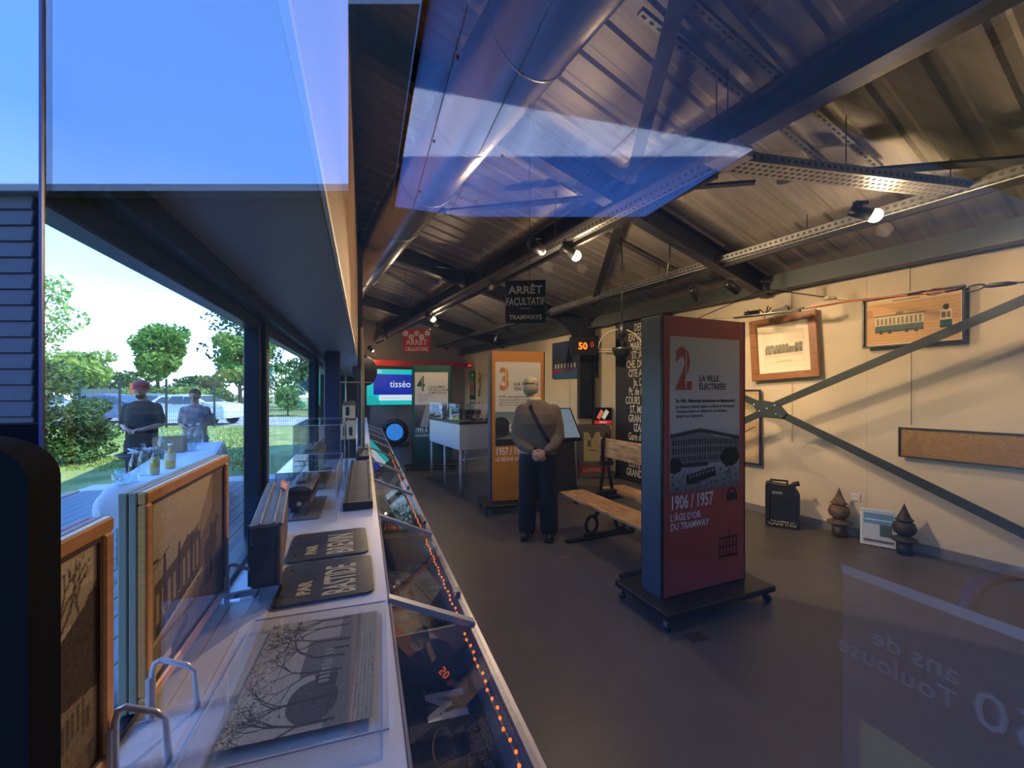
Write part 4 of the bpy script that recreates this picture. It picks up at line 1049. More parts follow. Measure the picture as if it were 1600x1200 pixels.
def lean(lab, s0, wid, hgt, cv, back_col):
    """picture standing on the counter by the glass, its face to the room"""
    t = thing('leaning_picture', lab, 'picture', W(s0, -.438, CZ+.022), rot=(0, 0, AF+R(90)))
    # local X runs away along the window, local -Y faces the room
    f = .028
    fm = mat('orange varnished moulding', (226, 158, 88), .35, nz=.15, ns=12, stretch=(1, 1, 8)); bm_ = mat(*back_col)
    for q in ((0, wid, 0, f), (0, wid, hgt-f, hgt), (0, f, f, hgt-f), (wid-f, wid, f, hgt-f)):
        MB().cbox(q[0], q[1], -.006, .012, q[2], q[3], .004).build('moulding', fm, t)
    for q in ((f, wid-f, f, f+.008), (f, wid-f, hgt-f-.008, hgt-f), (f, f+.008, f, hgt-f), (wid-f-.008, wid-f, f, hgt-f)):
        MB().box(q[0], q[1], -.002, .01, q[2], q[3]).build('inner_lip', mat('dark inner lip', (84, 54, 34), .5), t)
    MB().cbox(0, wid, .012, .026, 0, hgt, .002).build('side_rebate', bm_, t)
    MB().cbox(0, wid, .028, .044, 0, hgt, .002).build('back_frame', bm_, t)
    flatprint('picture', cv, wid-2*f, hgt-2*f, t, (f, .003, f), PRM)
    return t
p2 = lean('larger leaning framed horse tram photograph with grey-green sides', 1.08, .56, .465, cv_horse(), ('grey green frame side', (150, 152, 132), .6))
p1 = lean('nearest leaning framed road photograph, cut by the left edge', .405, .555, .45, cv_road(), ('grey purple frame side', (150, 146, 156), .6))

def easel(lab, s, t0=-.425, grp='clear acrylic picture stands'):
    t = thing('acrylic_stand', lab, 'picture stand', W(s, t0, CZ+.002), AF, grp)
    w_ = .008
    pts = [(.0, .0), (.0, .10), (.004, .118), (.015, .122), (.06, .10), (.075, .085), (.08, .0)]
    v = []
    for k in range(len(pts)):
        v.append(pts[k])
    m = MB(); m.tube([(x, 0, z) for x, z in pts], .006, 4); m.build('front_strap', acr_edge, t)
    MB().cbox(-.035, .20, -.012, .012, 0, .006, .001).build('foot_bar', glass('clear stand', .12, .9, (.93, .95, .98)), t)
    MB().cbox(-.008, .0, -.012, .012, .0, .09, .001).build('upright', acr_edge, t)
    return t
easel('clear acrylic stand at the near corner of the nearest picture', .945)
easel('clear acrylic stand under the near end of the horse tram picture', 1.085)
easel('clear acrylic stand under the far end of the horse tram picture', 1.60)
easel('clear acrylic stand cut by the bottom edge', .70)
struct(MB().cbox(-.478, -.455, G+.06, 11.9, CZ+.001, CZ+.02, .003, Matrix.Rotation(AF, 4, 'Z')).build('trim_6', alu))

# print under clear sheets
def cv_trees():
    c = Cv(210, 190, (196, 188, 168)); c.grad((150, 144, 130), (190, 182, 162), .0, .55); c.grad((190, 182, 162), (210, 202, 182), .5, 1)
    c.rect(0, .16, 1, .34, (128, 122, 110)); c.rect(0, .0, 1, .14, (176, 166, 142)); 
    for k in range(6): c.line(0, .02+k*.03, 1, .03+k*.028, .003, (130, 122, 106))
    c.poly([(.3, .3), (.3, .46), (.6, .5), (.62, .3)], (70, 68, 64)); c.rect(.4, .3, .75, .6, (120, 114, 104)); c.ell(.2, .45, .16, .18, (64, 62, 60), .8)
    for k in range(9): c.rect(.33+k*.035, .36, .35+k*.035, .44, (160, 154, 140))
    c.rect(.62, .24, .64, .38, (40, 38, 38)); c.rect(.7, .24, .72, .36, (40, 38, 38))
    for k, x in enumerate((.05, .22, .42, .55, .72, .88, .97)): c.tree(x, .28, .24, (58, 54, 50), k+5, .012, 6)
    return c.noise(13, 21)
def FW(px, py, z=CZ):
    p = FZ(px, py, z); return (-.34*p.x+.94*p.y, .94*p.x+.34*p.y)
# corners of the print on the counter: far right, near right, near left, far left
t = thing('street_print', 'grey old print of a tree-lined street under clear sheets on the counter', 'print', W(.915, .018, CZ+.012), AF+R(90-3))
# local X runs away from the viewer, local Y to the left
# orientation: bottom of the image to the right side (room side)
flatprint('print_sheet', cv_trees(), .44, .29, t, (0, 0, 0), PRM, lay=True)
t = thing('clear_cover_sheet', 'clear acrylic sheet laid over the street print', 'cover sheet', W(.86, .048, CZ+.02), AF+R(90-2))
MB().cbox(-.0, .53, -.0, .37, -.001, .003, .001).build('clear_sheet', acr, t)
m = MB()
for q in ((0, .53, 0, .002), (0, .53, .368, .37), (0, .002, 0, .37), (.528, .53, 0, .37)): m.box(q[0], q[1], q[2], q[3], -.0012, .0034)
m.build('polished_edge', acr_edge, t)
MB().cbox(.01, .03, .0, .37, -.017, -.001, .001).build('support_strip', acr, t)

# enamel plates PAR ...
pm = mat('dark worn enamel plate', (78, 76, 66), .3, nz=.3, ns=6, col2=(50, 50, 50)); pl_t = mat('faded ivory plate lettering', (188, 178, 140), .5)
def plate(lab, word, s0, s1, t0, t1, rz=0):
    t = thing('route_plate', lab, 'plate', W(s0, t1, CZ+.002), AF+R(90)+rz)
    w_, h_ = s1-s0, t1-t0
    r = .03; pts = []
    for cx, cy_, a0 in ((w_-r, h_-r, 0), (r, h_-r, 90), (r, r, 180), (w_-r, r, 270)):
        for k in range(6): a = R(a0+k*18); pts.append((cx+r*math.cos(a), cy_+r*math.sin(a)))
    MB().prism(pts, 0, .008).build('plate_body', pm, t)
    text('PAR', .055, pl_t, t, (.05, h_*.66, .0085), flat=True, sx=1.05, off=.003)
    text(word, .15, pl_t, t, (.02, h_*.20, .0085), flat=True, sx=(w_-.04)/(.098*len(word)), off=.003)
    for x in (.06, w_-.06):
        for y in (h_-.03,): MB().cyl((x, y, .0082), (x, y, .0095), .008, n=10).build('rivet_hole', black_m, t)
    return t
plate('dark enamel plate PAR BASTIDE, the nearer of two', 'BASTIDE', 1.50, 1.84, -.285, .035, R(1))
plate('dark enamel plate PAR, the farther of two behind the nearer plate', 'BREVIN', 1.88, 2.22, -.30, .02, R(2))

# dark sign box with orange label
t = thing('lantern_box', 'weathered dark wooden and metal box standing on the counter by the window', 'box', W(1.55, -.345, CZ), AF+R(7))
dk_w = mat('weathered dark wood', (62, 60, 60), .75, nz=.4, ns=9, bump=.3, bs=30); rw = mat('brown worn side', (120, 92, 66), .7, nz=.4, ns=8, col2=(70, 54, 42)); zn = mat('grey zinc top', (128, 122, 116), .5, .3, nz=.3, ns=8, stretch=(10, 1, 1))
MB().cbox(.0, .07, 0, .70, .03, .25, .004).build('box_body', dk_w, t)
MB().cbox(.072, .082, .0, .70, .03, .25, .002).build('side_board', rw, t)
m = MB(); m.cbox(-.006, .09, -.008, .705, .25, .262, .003); m.build('lid', zn, t)
for x in (.02, .06): MB().cbox(x, x+.006, -.006, .70, .262, .268, .002).build('lid_ridge', zn, t)
MB().cbox(-.004, .028, -.01, -.002, .06, .2, .003).build('hinge_plate', black_m, t)
MB().cyl((.012, -.012, .11), (.012, -.02, .11), .012, n=12).build('hinge_pin', black_m, t)
MB().cbox(.0, .085, -.012, .0, .03, .06, .004).build('front_rail', black_m, t)
MB().cyl((.02, .02, .014), (.08, .02, .014), .014, n=14).build('foot_roll', black_p, t)
MB().cyl((.02, .66, .014), (.08, .66, .014), .014, n=14).build('foot_roll', black_p, t)
MB().cbox(-.07, .0, .0, .018, .032, .05, .003).build('bracket_arm', black_m, t)
MB().cbox(-.02, -.012, .08, .1, .03, .24, .002).build('rear_rod', black_m, t)
o = MB().cbox(0, .032, 0, .17, 0, .005, .001).build('orange_label', mat('orange label', (226, 96, 54), .5), t, label='orange label with rough white letters'); o.location = (.055, .50, .275); o.rotation_euler = (0, R(35), 0)
text('VOITURE', .028, mat('white label print', (240, 220, 210), .5), o, (.027, .018, .0055), flat=True, rz=R(90), sx=.85, off=.001)

# model trams
def model_tram(lab, s, t_, z, L_, w_, h_, body, lower, roof, base):
    t = thing('model_tram', lab, 'model tram', W(s, t_, z), AF)
    bm_, lm, rm = mat('tram upper '+lab[:12], body, .45), mat('tram lower '+lab[:12], lower, .4), mat('tram roof '+lab[:12], roof, .5, nz=.2)
    hw = w_/2
    if base: MB().cbox(-hw-.05, hw+.05, -.04, L_+.04, 0, base, .003).build('track_base', mat('grey plank base', (120, 112, 106), .7, nz=.2), t)
    z0 = base
    for x in (-hw*.55, hw*.55): MB().box(x-.004, x+.004, -.03, L_+.03, z0, z0+.008).build('track_rail', chrome, t)
    for y in (L_*.25, L_*.75):
        for x in (-hw*.55, hw*.55): MB().cyl((x-.006, y, z0+.03), (x+.006, y, z0+.03), .022, n=14).build('wheel', black_m, t)
    MB().cbox(-hw*.8, hw*.8, .01, L_-.01, z0+.025, z0+.05, .003).build('underframe', black_m, t)
    MB().cbox(-hw, hw, .0, L_, z0+.05, z0+.05+h_*.36, .006).build('lower_body', lm, t)
    zz = z0+.05+h_*.36; z1 = zz+h_*.36
    MB().cbox(-hw+.006, hw-.006, .012, L_-.012, zz, z1, .002).build('upper_body', mat('model window', (40, 44, 48), .3), t)
    for x in (-hw+.003, -hw*.34, hw*.34, hw-.003):
        for y in (.006, L_-.006): MB().box(x-.004, x+.004, y-.005, y+.005, zz, z1).build('end_post', bm_, t)
    n = 7
    for k in range(1, n):
        for x in (-hw+.003, hw-.003): MB().box(x-.004, x+.004, L_*k/n-.006, L_*k/n+.006, zz, z1).build('side_post', bm_, t)
    MB().prism([(-hw-.01, z1), (hw+.01, z1), (hw*.9, z1+.014), (hw*.4, z1+.024), (-hw*.4, z1+.024), (-hw*.9, z1+.014)], -.02, L_+.02, 'Y').build('roof', rm, t)
    MB().cbox(-hw*.42, hw*.42, .06, L_-.06, z1+.024, z1+.04, .004).build('roof_lantern', rm, t)
    MB().cyl((0, -.004, z0+.05+h_*.16), (0, .002, z0+.05+h_*.16), .012, n=14).build('headlamp', mat('cream lamp', (236, 226, 190), .3), t)
    MB().cbox(-hw*.7, hw*.7, -.025, .0, z0+.03, z0+.045, .003).build('buffer', black_m, t)
    m = MB(); m.tube([(0, L_*.4, z1+.04), (0, L_*.6, z1+.09), (0, L_*.45, z1+.13)], .003, 5); m.bar((-.05, L_*.45, z1+.13), (.05, L_*.45, z1+.13), .006, .004); m.build('pantograph', black_m, t)
    return t
model_tram('green model tram with cream window posts under the rear acrylic case', 3.25, -.375, CZ+.01, .62, .135, .20, (214, 206, 164), (48, 104, 66), (104, 110, 96), .035)
model_tram('dark red-brown model tram in the nearer acrylic case', 2.52, -.335, CZ+.005, .42, .115, .135, (84, 52, 40), (70, 26, 26), (104, 106, 110), .006)
def case(lab, s0, s1, t0, t1, h):
    t = thing('acrylic_case', lab, 'display case', W(0, 0, CZ+.001), AF, None)
    th = .004
    for q in ((t0, t0+th, s0, s1, 0, h), (t1-th, t1, s0, s1, 0, h), (t0, t1, s0, s0+th, 0, h), (t0, t1, s1-th, s1, 0, h), (t0, t1, s0, s1, h, h+th)): MB().box(*q).build('clear_panel', acr, t)
    m = MB(); e_ = .004
    for x in (t0, t1):
        for y in (s0, s1): m.box(x-e_/2, x+e_/2, y-e_/2, y+e_/2, 0, h)
        m.box(x-e_/2, x+e_/2, s0, s1, h, h+e_)
    for y in (s0, s1): m.box(t0, t1, y-e_/2, y+e_/2, h, h+e_)
    m.build('polished_edges', acr_edge, t, kind='stuff')
    return t
case('clear acrylic case over the green model tram', 3.18, 4.05, -.46, -.13, .46)
case('clear acrylic case over the red-brown model tram', 2.42, 3.10, -.43, -.14, .27)

# wooden boards by the edge
board_m = mat('yellowed slatted board', (150, 132, 100), .6, nz=.35, ns=12, col2=(104, 88, 64))
def slatboard(lab, s0, s1, t0, t1):
    t = thing('slatted_board', lab, 'board', W(s0, t0, CZ+.001), AF)
    L_ = s1-s0; w_ = t1-t0
    MB().cbox(0, w_, 0, L_, 0, .02, .002).build('board_back', mat('dark board edge', (60, 52, 46), .6), t)
    n = int(L_/.055); sm = MB().cbox(.012, w_-.012, 0, L_/n-.012, .02, .026, .002).mesh('slat'); sm.materials.append(board_m)
    for k in range(n): link('slat', sm, None, t, loc=(0, k*L_/n+.006, 0))
    MB().cbox(-.006, .01, -.01, L_+.01, .0, .035, .002).build('edge_strip', mat('dark board edge', (60, 52, 46)), t)
    MB().cbox(w_-.01, w_+.006, -.01, L_+.01, .0, .035, .002).build('edge_strip', board_m, t)
    MB().cbox(-.006, w_+.006, -.03, -.008, .0, .045, .003).build('end_block', black_p, t)
    return t
slatboard('long slatted wooden board along the counter edge', 2.62, 4.28, -.11, .045)
slatboard('short slatted board behind the long slatted board', 4.45, 5.6, -.07, .045)

# model tower on black box
t = item('model_building', 'cream model building with dark windows on a black plinth', 'model building', 4.62, -.155, CZ)
cm = mat('cream model wall', (206, 186, 138), .6, nz=.15)
MB().cbox(-.07, .075, 0, .16, 0, .20, .004).build('plinth', black_p, t)
MB().cbox(-.07, .07, 0, .16, .20, .40, .004).build('lower_storey', cm, t)
MB().cbox(-.075, .075, -.006, .166, .40, .42, .003).build('cornice', mat('dark cornice', (96, 84, 60), .6), t)
MB().cbox(-.055, .07, 0, .15, .42, .56, .004).build('upper_storey', cm, t)
MB().prism([(-.07, .56), (.08, .56), (.06, .60), (-.045, .60)], -.01, .17, 'Y').build('roof', mat('dark cornice', (96, 84, 60)), t)
for x, z in ((-.035, .24), (.02, .24), (-.01, .45)): MB().box(x-.014, x+.022, -.003, .0, z, z+.09).build('window', mat('model window', (40, 44, 48)), t)
t = item('wooden_post', 'tall pale wooden post on a small base beside the model building', 'post', 5.1, -.01, CZ+.03)
MB().tube([(0, 0, 0), (0, 0, .7), (-.015, 0, 1.42)], [.022, .02, .016], 10).build('pole', mat('pale pole wood', (186, 168, 134), .5), t); MB().cbox(-.06, .06, -.05, .05, -.03, .02, .004).build('base_block', mat('grey base', (140, 136, 126), .5), t)
MB().bar((-.26, 0, .78), (.1, 0, .78), .012, .012).build('cross_rod', mat('pale pole wood', (186, 168, 134)), t)
t = item('steel_rod', 'thin upright steel rod rising from the model building', 'rod', 5.0, -.19, CZ+.02)
MB().cyl((0, 0, 0), (0, 0, .95), .008, n=8).build('rod_shaft', galv, t); MB().cyl((0, 0, -.018), (0, 0, .01), .04, n=14).build('rod_base', black_m, t)
p = P(574, 584, 7.6)
o = MB().lathe([(.001, -.04), (.22, -.04), (.25, -.02), (.25, .02), (.22, .04), (.001, .04)], n=36).build('round_disc', mat('charcoal disc', (36, 36, 38), .5)); o.rotation_euler = (R(90), 0, R(62)); o.location = W(7.4, .02, 1.9)
MB().cyl((0, 0, -.044), (0, 0, -.041), .15, n=30).build('disc_face', mat('grey disc face', (80, 80, 80), .4), o)
MB()  .cyl((0, .2, 0), (0, .27, 0), .02, n=8).build('disc_hook', black_m, o)
tag(o, 'large charcoal round disc hanging at the end of the bulkhead', 'disc')

# facade column
t = thing('window_column', 'blue-black steel column standing at the windows near the model tower', 'column', W(4.7, -.31, 0), AF)
nb = mat('blue black column', (28, 40, 66), .35)
MB().cbox(-.075, .075, -.075, .075, CZ, 1.968, .006).build('shaft', nb, t)
MB().cbox(-.09, .09, -.09, .09, CZ, CZ+.02, .004).build('base_collar', nb, t)
o = MB().cbox(-.04, .02, G+.06, G+.09, 1.99, 2.0, .001).mesh('x')
# dark post closing the bulkhead on the room side
t = thing('bulkhead_post', 'dark narrow post against the far part of the cream bulkhead', 'post', W(5.6, -.045, 0), AF)
MB().cbox(-.03, .03, -.03, .03, CZ+.001, 3.6, .004).build('shaft', mat('dark brown post', (46, 42, 40), .5), t)
MB().cbox(-.04, .04, -.04, .04, CZ+.001, CZ+.02, .004).build('foot', mat('dark brown post', (46, 42, 40)), t)

# ================================================================ OUTDOORS
grass_m = mat('sunlit mown grass', (150, 156, 84), .9, nz=.35, ns=1.3, bump=.6, bs=60, col2=(112, 126, 58))
struct(MB().box(-90, 90, -60, 120, -.3, -.12).build('trim_5', grass_m))
bpy.context.scene.objects['trim_5'].name = 'lawn'
rnd = random.Random(5)
m = MB()
for k in range(9000):
    y = rnd.uniform(8.6, 19); px = rnd.uniform(-60, 410); x = (px-800)/640*y
    h = rnd.uniform(.03, .08); a = rnd.uniform(0, 6.28); dx, dy = math.cos(a)*.03, math.sin(a)*.03
    m.add([(x-dx, y-dy, -.12), (x+dx, y+dy, -.12), (x+rnd.uniform(-.03, .03), y, -.12+h)], [(0, 1, 2)])
o = m.build('grass_blades', mat('grass blade', (140, 158, 70), .8)); tag(o, 'rough grass blades on the lawn beyond the deck', 'grass', kind='stuff')
o['kind'] = 'stuff'

dk = sroot('floor_deck', (0, 0, 0), AF)
deck_m = mat('grey weathered deck board', (128, 130, 134), .6, nz=.22, ns=3, stretch=(8, .5, 1))
dm = MB().cbox(-.0675, .0675, -3.0, 8.3, -.03, 0, .004).mesh('deck_board'); dm.materials.append(deck_m)
dm2 = MB().cbox(-.0675, .0675, -3.0, .3, -.03, 0, .004).mesh('deck_board'); dm2.materials.append(deck_m)
for k in range(25):
    link('deck_board', dm, None, dk, loc=(-.7-k*.14, 0, 0))
MB().box(-4.2, -.56, -3.0, 8.3, -.119, -.04).build('deck_joists', mat('deck underside', (40, 38, 36), .9), dk)
MB().cbox(-4.32, -4.16, -3.0, 8.3, -.119, .01, .01).build('edge_board', mat('tan deck edge', (186, 168, 138), .7, nz=.2), dk)
MB().cbox(-4.3, -.56, 8.3, 8.9, -.119, -.02, .01).build('concrete_strip', mat('pale concrete strip', (214, 214, 206), .8, nz=.1), dk)
struct(MB().prism([W(G-.03, -.55)[:2], W(-3.01, -.55)[:2], W(-3.01, -16)[:2], W(-16, -16)[:2], W(-16, 9)[:2], W(G-.03, 9)[:2]], -.1, -.001).build('pavement', mat('darkened ground behind the viewer', (44, 44, 46), .9, nz=.12)))  # unseen ground, darkened and widened to dim its mirror image in the pane
bpy.context.scene.objects['pavement'].name = 'floor_pavement'

# foliage
def leafmat(n, c, c2, tr=.35):
    m = mat(n, c, .65, nz=.5, ns=2.2, col2=c2)
    t = m.node_tree; p = t.nodes['Principled BSDF']; out = t.nodes['Material Output']
    tl = t.nodes.new('ShaderNodeBsdfTranslucent'); mx = t.nodes.new('ShaderNodeMixShader'); mx.inputs[0].default_value = tr
    src = p.inputs['Base Color'].links[0].from_socket
    t.links.new(src, tl.inputs[0]); t.links.new(p.outputs[0], mx.inputs[1]); t.links.new(tl.outputs[0], mx.inputs[2]); t.links.new(mx.outputs[0], out.inputs[0])
    return m
def leaves(blobs, n, size, seed):
    r = np.random.RandomState(seed); tot = sum(b[3]*b[4]*b[5] for b in blobs)
    V = []
    for (cx, cy_, cz, rx, ry, rz) in blobs:
        k = max(8, int(n*rx*ry*rz/tot))
        d = r.randn(k, 3); d /= np.linalg.norm(d, axis=1)[:, None]
        rad = r.uniform(.55, 1.05, k)**.6
        c = d*rad[:, None]*np.array([rx, ry, rz])+np.array([cx, cy_, cz])
        a = r.randn(k, 3); a /= np.linalg.norm(a, axis=1)[:, None]
        b = np.cross(a, r.randn(k, 3)); b /= np.linalg.norm(b, axis=1)[:, None]
        s = size*r.uniform(.5, 1.2, k)[:, None]
        V.append(np.stack([c-a*s, c+b*s*.5, c+a*s, c-b*s*.5], 1).reshape(-1, 3))
    V = np.concatenate(V); nq = len(V)//4
    me = bpy.data.meshes.new('foliage')
    me.vertices.add(len(V)); me.vertices.foreach_set('co', V.ravel())
    me.loops.add(nq*4); me.loops.foreach_set('vertex_index', np.arange(nq*4, dtype=np.int32))
    me.polygons.add(nq); me.polygons.foreach_set('loop_start', np.arange(0, nq*4, 4, dtype=np.int32))
    me.update(calc_edges=True); me.validate()
    return me
bark = mat('brown bark', (92, 76, 60), .9, nz=.3, ns=20)
def tree(lab, loc, h, crown, n, size, m, seed, cat='tree', trunk_r=.16, nb=12, group=None):
    """crown = (radius, half height, centre height)"""
    r = random.Random(seed); t = thing('broadleaf_tree' if cat == 'tree' else 'shrub', lab, cat, loc, 0, group)
    cr, ch, cz = crown
    mb = MB().tube([(0, 0, -.12), (r.uniform(-.1, .1), 0, cz*.5), (0, 0, cz+ch*.4)], [trunk_r, trunk_r*.7, trunk_r*.25])
    mb.build('trunk', bark, t)
    m2 = MB(); blobs = [(0, 0, cz, cr*.6, cr*.6, ch*.8)]
    for k in range(nb):
        a = r.uniform(0, 6.28); q = r.uniform(.35, .8); zz = cz+r.uniform(-.75, .75)*ch
        f = math.sqrt(max(.1, 1-((zz-cz)/ch)**2)); x, y = math.cos(a)*cr*q*f, math.sin(a)*cr*q*f
        blobs.append((x, y, zz, cr*.36, cr*.36, ch*.26))
        m2.tube([(0, 0, max(.1, zz-ch*.5)), (x*.5, y*.5, zz-ch*.2), (x*.9, y*.9, zz)], [trunk_r*.4, trunk_r*.2, trunk_r*.08], 5)
    m2.build('branches', bark, t, kind='stuff')
    link('foliage', leaves(blobs, n, size, seed), m, t, kind='stuff')
    return t
lf1 = leafmat('sunlit mid green leaf', (138, 172, 78), (70, 108, 44))
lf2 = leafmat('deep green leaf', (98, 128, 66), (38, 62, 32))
lf3 = leafmat('pale yellow green leaf', (172, 192, 100), (104, 136, 60))
lf4 = leafmat('blue green needle', (72, 108, 84), (34, 62, 46))
def OUT(px, y): return Vector(((px-800)/640*y, y, 0))
tree('round green tree in the middle behind the parked cars', OUT(248, 30), 5, (2.3, 2.4, 4.6), 5200, .20, lf1, 1)
tree('low pale green tree left of the middle tree', OUT(122, 32), 4, (3.2, 1.8, 3.0), 4200, .22, lf3, 2)
tree('airy tree with thin foliage cut by the left edge', OUT(62, 28), 8, (2.5, 3.6, 6.8), 1500, .2, lf3, 3, nb=9)
tree('dense green tree beside the window mullion', OUT(376, 27), 5, (2.0, 2.0, 3.6), 4200, .17, lf1, 4)
tree('tall dark conifer above the mullion tree', OUT(388, 34), 9, (3.8, 4.2, 6.8), 2000, .22, lf4, 5, nb=16)
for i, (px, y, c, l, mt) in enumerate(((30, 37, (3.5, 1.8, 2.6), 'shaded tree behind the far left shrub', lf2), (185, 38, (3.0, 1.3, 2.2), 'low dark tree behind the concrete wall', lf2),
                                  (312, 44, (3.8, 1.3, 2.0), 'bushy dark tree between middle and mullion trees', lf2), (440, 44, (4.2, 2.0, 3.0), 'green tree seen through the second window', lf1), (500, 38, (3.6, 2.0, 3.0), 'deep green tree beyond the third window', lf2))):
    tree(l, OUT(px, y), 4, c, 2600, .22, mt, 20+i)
tree('clipped dark round bush at the edge of the deck', OUT(112, 9.6), 2, (1.05, .78, .62), 6500, .055, lf2, 8, 'shrub', .05, 12)
tree('tall leafy shrub at the far left edge', OUT(-25, 8.2), 3, (1.5, 1.3, 1.2), 5200, .07, lf2, 9, 'shrub', .05, 12)
for i, (px, w_) in enumerate(((215, 1.5), (262, 1.5), (300, 1.5), (345, 1.5), (400, 1.5), (450, 1.6))):
    tree(['low hedge bush left of the orange sign', 'low hedge bush right of the orange sign', 'low hedge bush behind the silver car', 'low hedge bush behind the white car', 'low hedge bush right of the white car', 'low hedge bush beyond the mullion'][i],
         OUT(px, 28.5), 2, (w_*.8, .9, 1.1), 1300, .14, lf1 if i % 2 else lf3, 40+i, 'shrub', .05, 8)

# rear concrete wall and orange sign
t = thing('concrete_wall', 'pale ribbed concrete wall behind the fence', 'wall', OUT(170, 31), 0)
for k in range(7): MB().cbox(-2.6+k*.75, -1.87+k*.75, -.1, .1, -.12, 1.75, .01).build('wall_panel', mat('pale ribbed concrete', (150, 152, 146), .8, nz=.15), t)
t = thing('notice_sign', 'small orange square sign hung on the fence', 'sign', OUT(210, 18.985), 0)
MB().cbox(-.22, .22, -.01, .01, 1.45, 1.95, .004).build('sign_plate', mat('orange sign', (226, 104, 40), .5), t)
text('P', .3, mat('white letter', (240, 240, 235), .5), t, (-.1, -.013, 1.6))

# fence
t = thing('mesh_fence', 'tall dark welded mesh fence in front of the cars', 'fence', (0, 19, 0))
for px in (60, 124, 187, 260, 335, 412, 486): MB().cbox((px-800)/640*19-.035, (px-800)/640*19+.035, -.03, .03, -.12, 2.15, .004).build('fence_post', mat('black fence post', (34, 40, 40), .5), t)
m = MB(); x0 = -24.; x1 = -8.
for k in range(11): m.box(x0, x1, -.004, .004, .0+k*.2, .007+k*.2)
k = x0
while k < x1: m.box(k, k+.006, -.004, .004, -.08, 2.1); k += .1
m.build('mesh_wires', mat('fence wire', (60, 70, 66), .5), t, kind='stuff')
t = thing('parking_lot', 'grey asphalt parking lot strip behind the fence', 'ground', (-14, 23, 0)); MB().box(-20, 8, -3.0, 3.6, -.13, -.1).build('asphalt', mat('pale asphalt', (170, 170, 168), .9, nz=.15), t)

# cars
tyre = mat('tyre rubber', (26, 26, 28), .8); hubm = mat('alloy hub', (160, 162, 166), .3, .7); carglass = mat('tinted car glass', (62, 78, 88), .1)
def car(lab, loc, rz, paint, group=None):
    t = thing('car', lab, 'car', loc, rz, group); L = 4.0
    side = [(-2.0, .35), (-2.02, .7), (-1.93, .95), (-1.7, 1.05), (-.95, 1.12), (-.35, 1.47), (.55, 1.52), (1.35, 1.46), (1.8, 1.1), (1.95, .98), (2.0, .6), (1.95, .3), (1.62, .28), (1.55, .5), (1.32, .62), (1.1, .5), (1.03, .26), (-.98, .26), (-1.05, .5), (-1.28, .62), (-1.5, .5), (-1.57, .28)]
    m = MB(); n = len(side); vs_ = []
    def hw(z): return .86 if z < .95 else .86-.26*(z-.95)/.57
    for y0 in (-1, -.92, .92, 1):
        ins = 1.0 if abs(y0) < .95 else .975
        for x, z in side: vs_.append((x*ins, y0*hw(z), .9+(z-.9)*(1.0 if abs(y0) < .95 else .985)))
    fs_ = [tuple(range(n-1, -1, -1)), tuple(range(3*n, 4*n))]
    for j in range(3): fs_ += [(j*n+k, j*n+(k+1) % n, (j+1)*n+(k+1) % n, (j+1)*n+k) for k in range(n)]
    m.add(vs_, fs_); m.build('body', mat(paint[0], paint[1], .3, .2), t)
    for s_ in (-1, 1):
        for poly in ([(-.75, 1.1), (-.32, 1.38), (.12, 1.42), (.12, 1.06)], [(.2, 1.06), (.2, 1.42), (.75, 1.42), (.95, 1.08)], [(1.02, 1.1), (.85, 1.4), (1.25, 1.38), (1.5, 1.12)]):
            m = MB(); a = [(x, s_*(hw(z)+.004), z) for x, z in poly]; b = [(x, s_*(hw(z)-.02), z) for x, z in poly]
            m.add(a+b, [tuple(range(4)), tuple(range(7, 3, -1))]+[(k, (k+1) % 4, (k+1) % 4+4, k+4) for k in range(4)]); m.build('side_window', carglass, t)
        MB().cbox(-.85, -.68, s_*.86-.06 if s_ < 0 else s_*.86, s_*.86 if s_ < 0 else s_*.86+.06, 1.02, 1.14, .02).build('wing_mirror', mat(paint[0], paint[1]), t)
        MB().cbox(1.85, 1.97, s_*.62-.15, s_*.62+.15, .82, .98, .02).build('tail_light', mat('red lamp', (170, 30, 30), .2), t)
        MB().cbox(-1.98, -1.8, s_*.6-.16, s_*.6+.16, .68, .82, .02).build('headlight', mat('clear lamp', (220, 225, 230), .1), t)
        for x in (-1.28, 1.32):
            w_ = MB(); w_.cyl((x, s_*.68, .31), (x, s_*.87, .31), .31, n=20); wo_ = w_.build('wheel', tyre, t)
            MB().cyl((x, s_*.865, .31), (x, s_*.885, .31), .2, .17, n=10).build('hub', hubm, wo_)
    MB().add([(-.93, -.66, 1.14), (-.93, .66, 1.14), (-.42, .58, 1.45), (-.42, -.58, 1.45)], [(0, 1, 2, 3)]).build('windscreen', carglass, t)
    return t
ca = car('white hatchback parked behind the fence, rear to the left', OUT(308, 20.8)+Vector((0, 0, -.1)), R(180), ('white car paint', (226, 230, 234)))
car('silver car parked beyond the man in the cap', OUT(252, 25.2)+Vector((0, 0, -.1)), R(180), ('silver car paint', (140, 152, 162)))
car('blue-grey car mostly behind the round bush', OUT(186, 22.4)+Vector((0, 0, -.1)), R(184), ('blue grey car paint', (96, 112, 136)))
car('pale car cut by the left edge behind the fence', OUT(62, 22.4)+Vector((0, 0, -.1)), R(178), ('pale car paint', (170, 178, 186)))

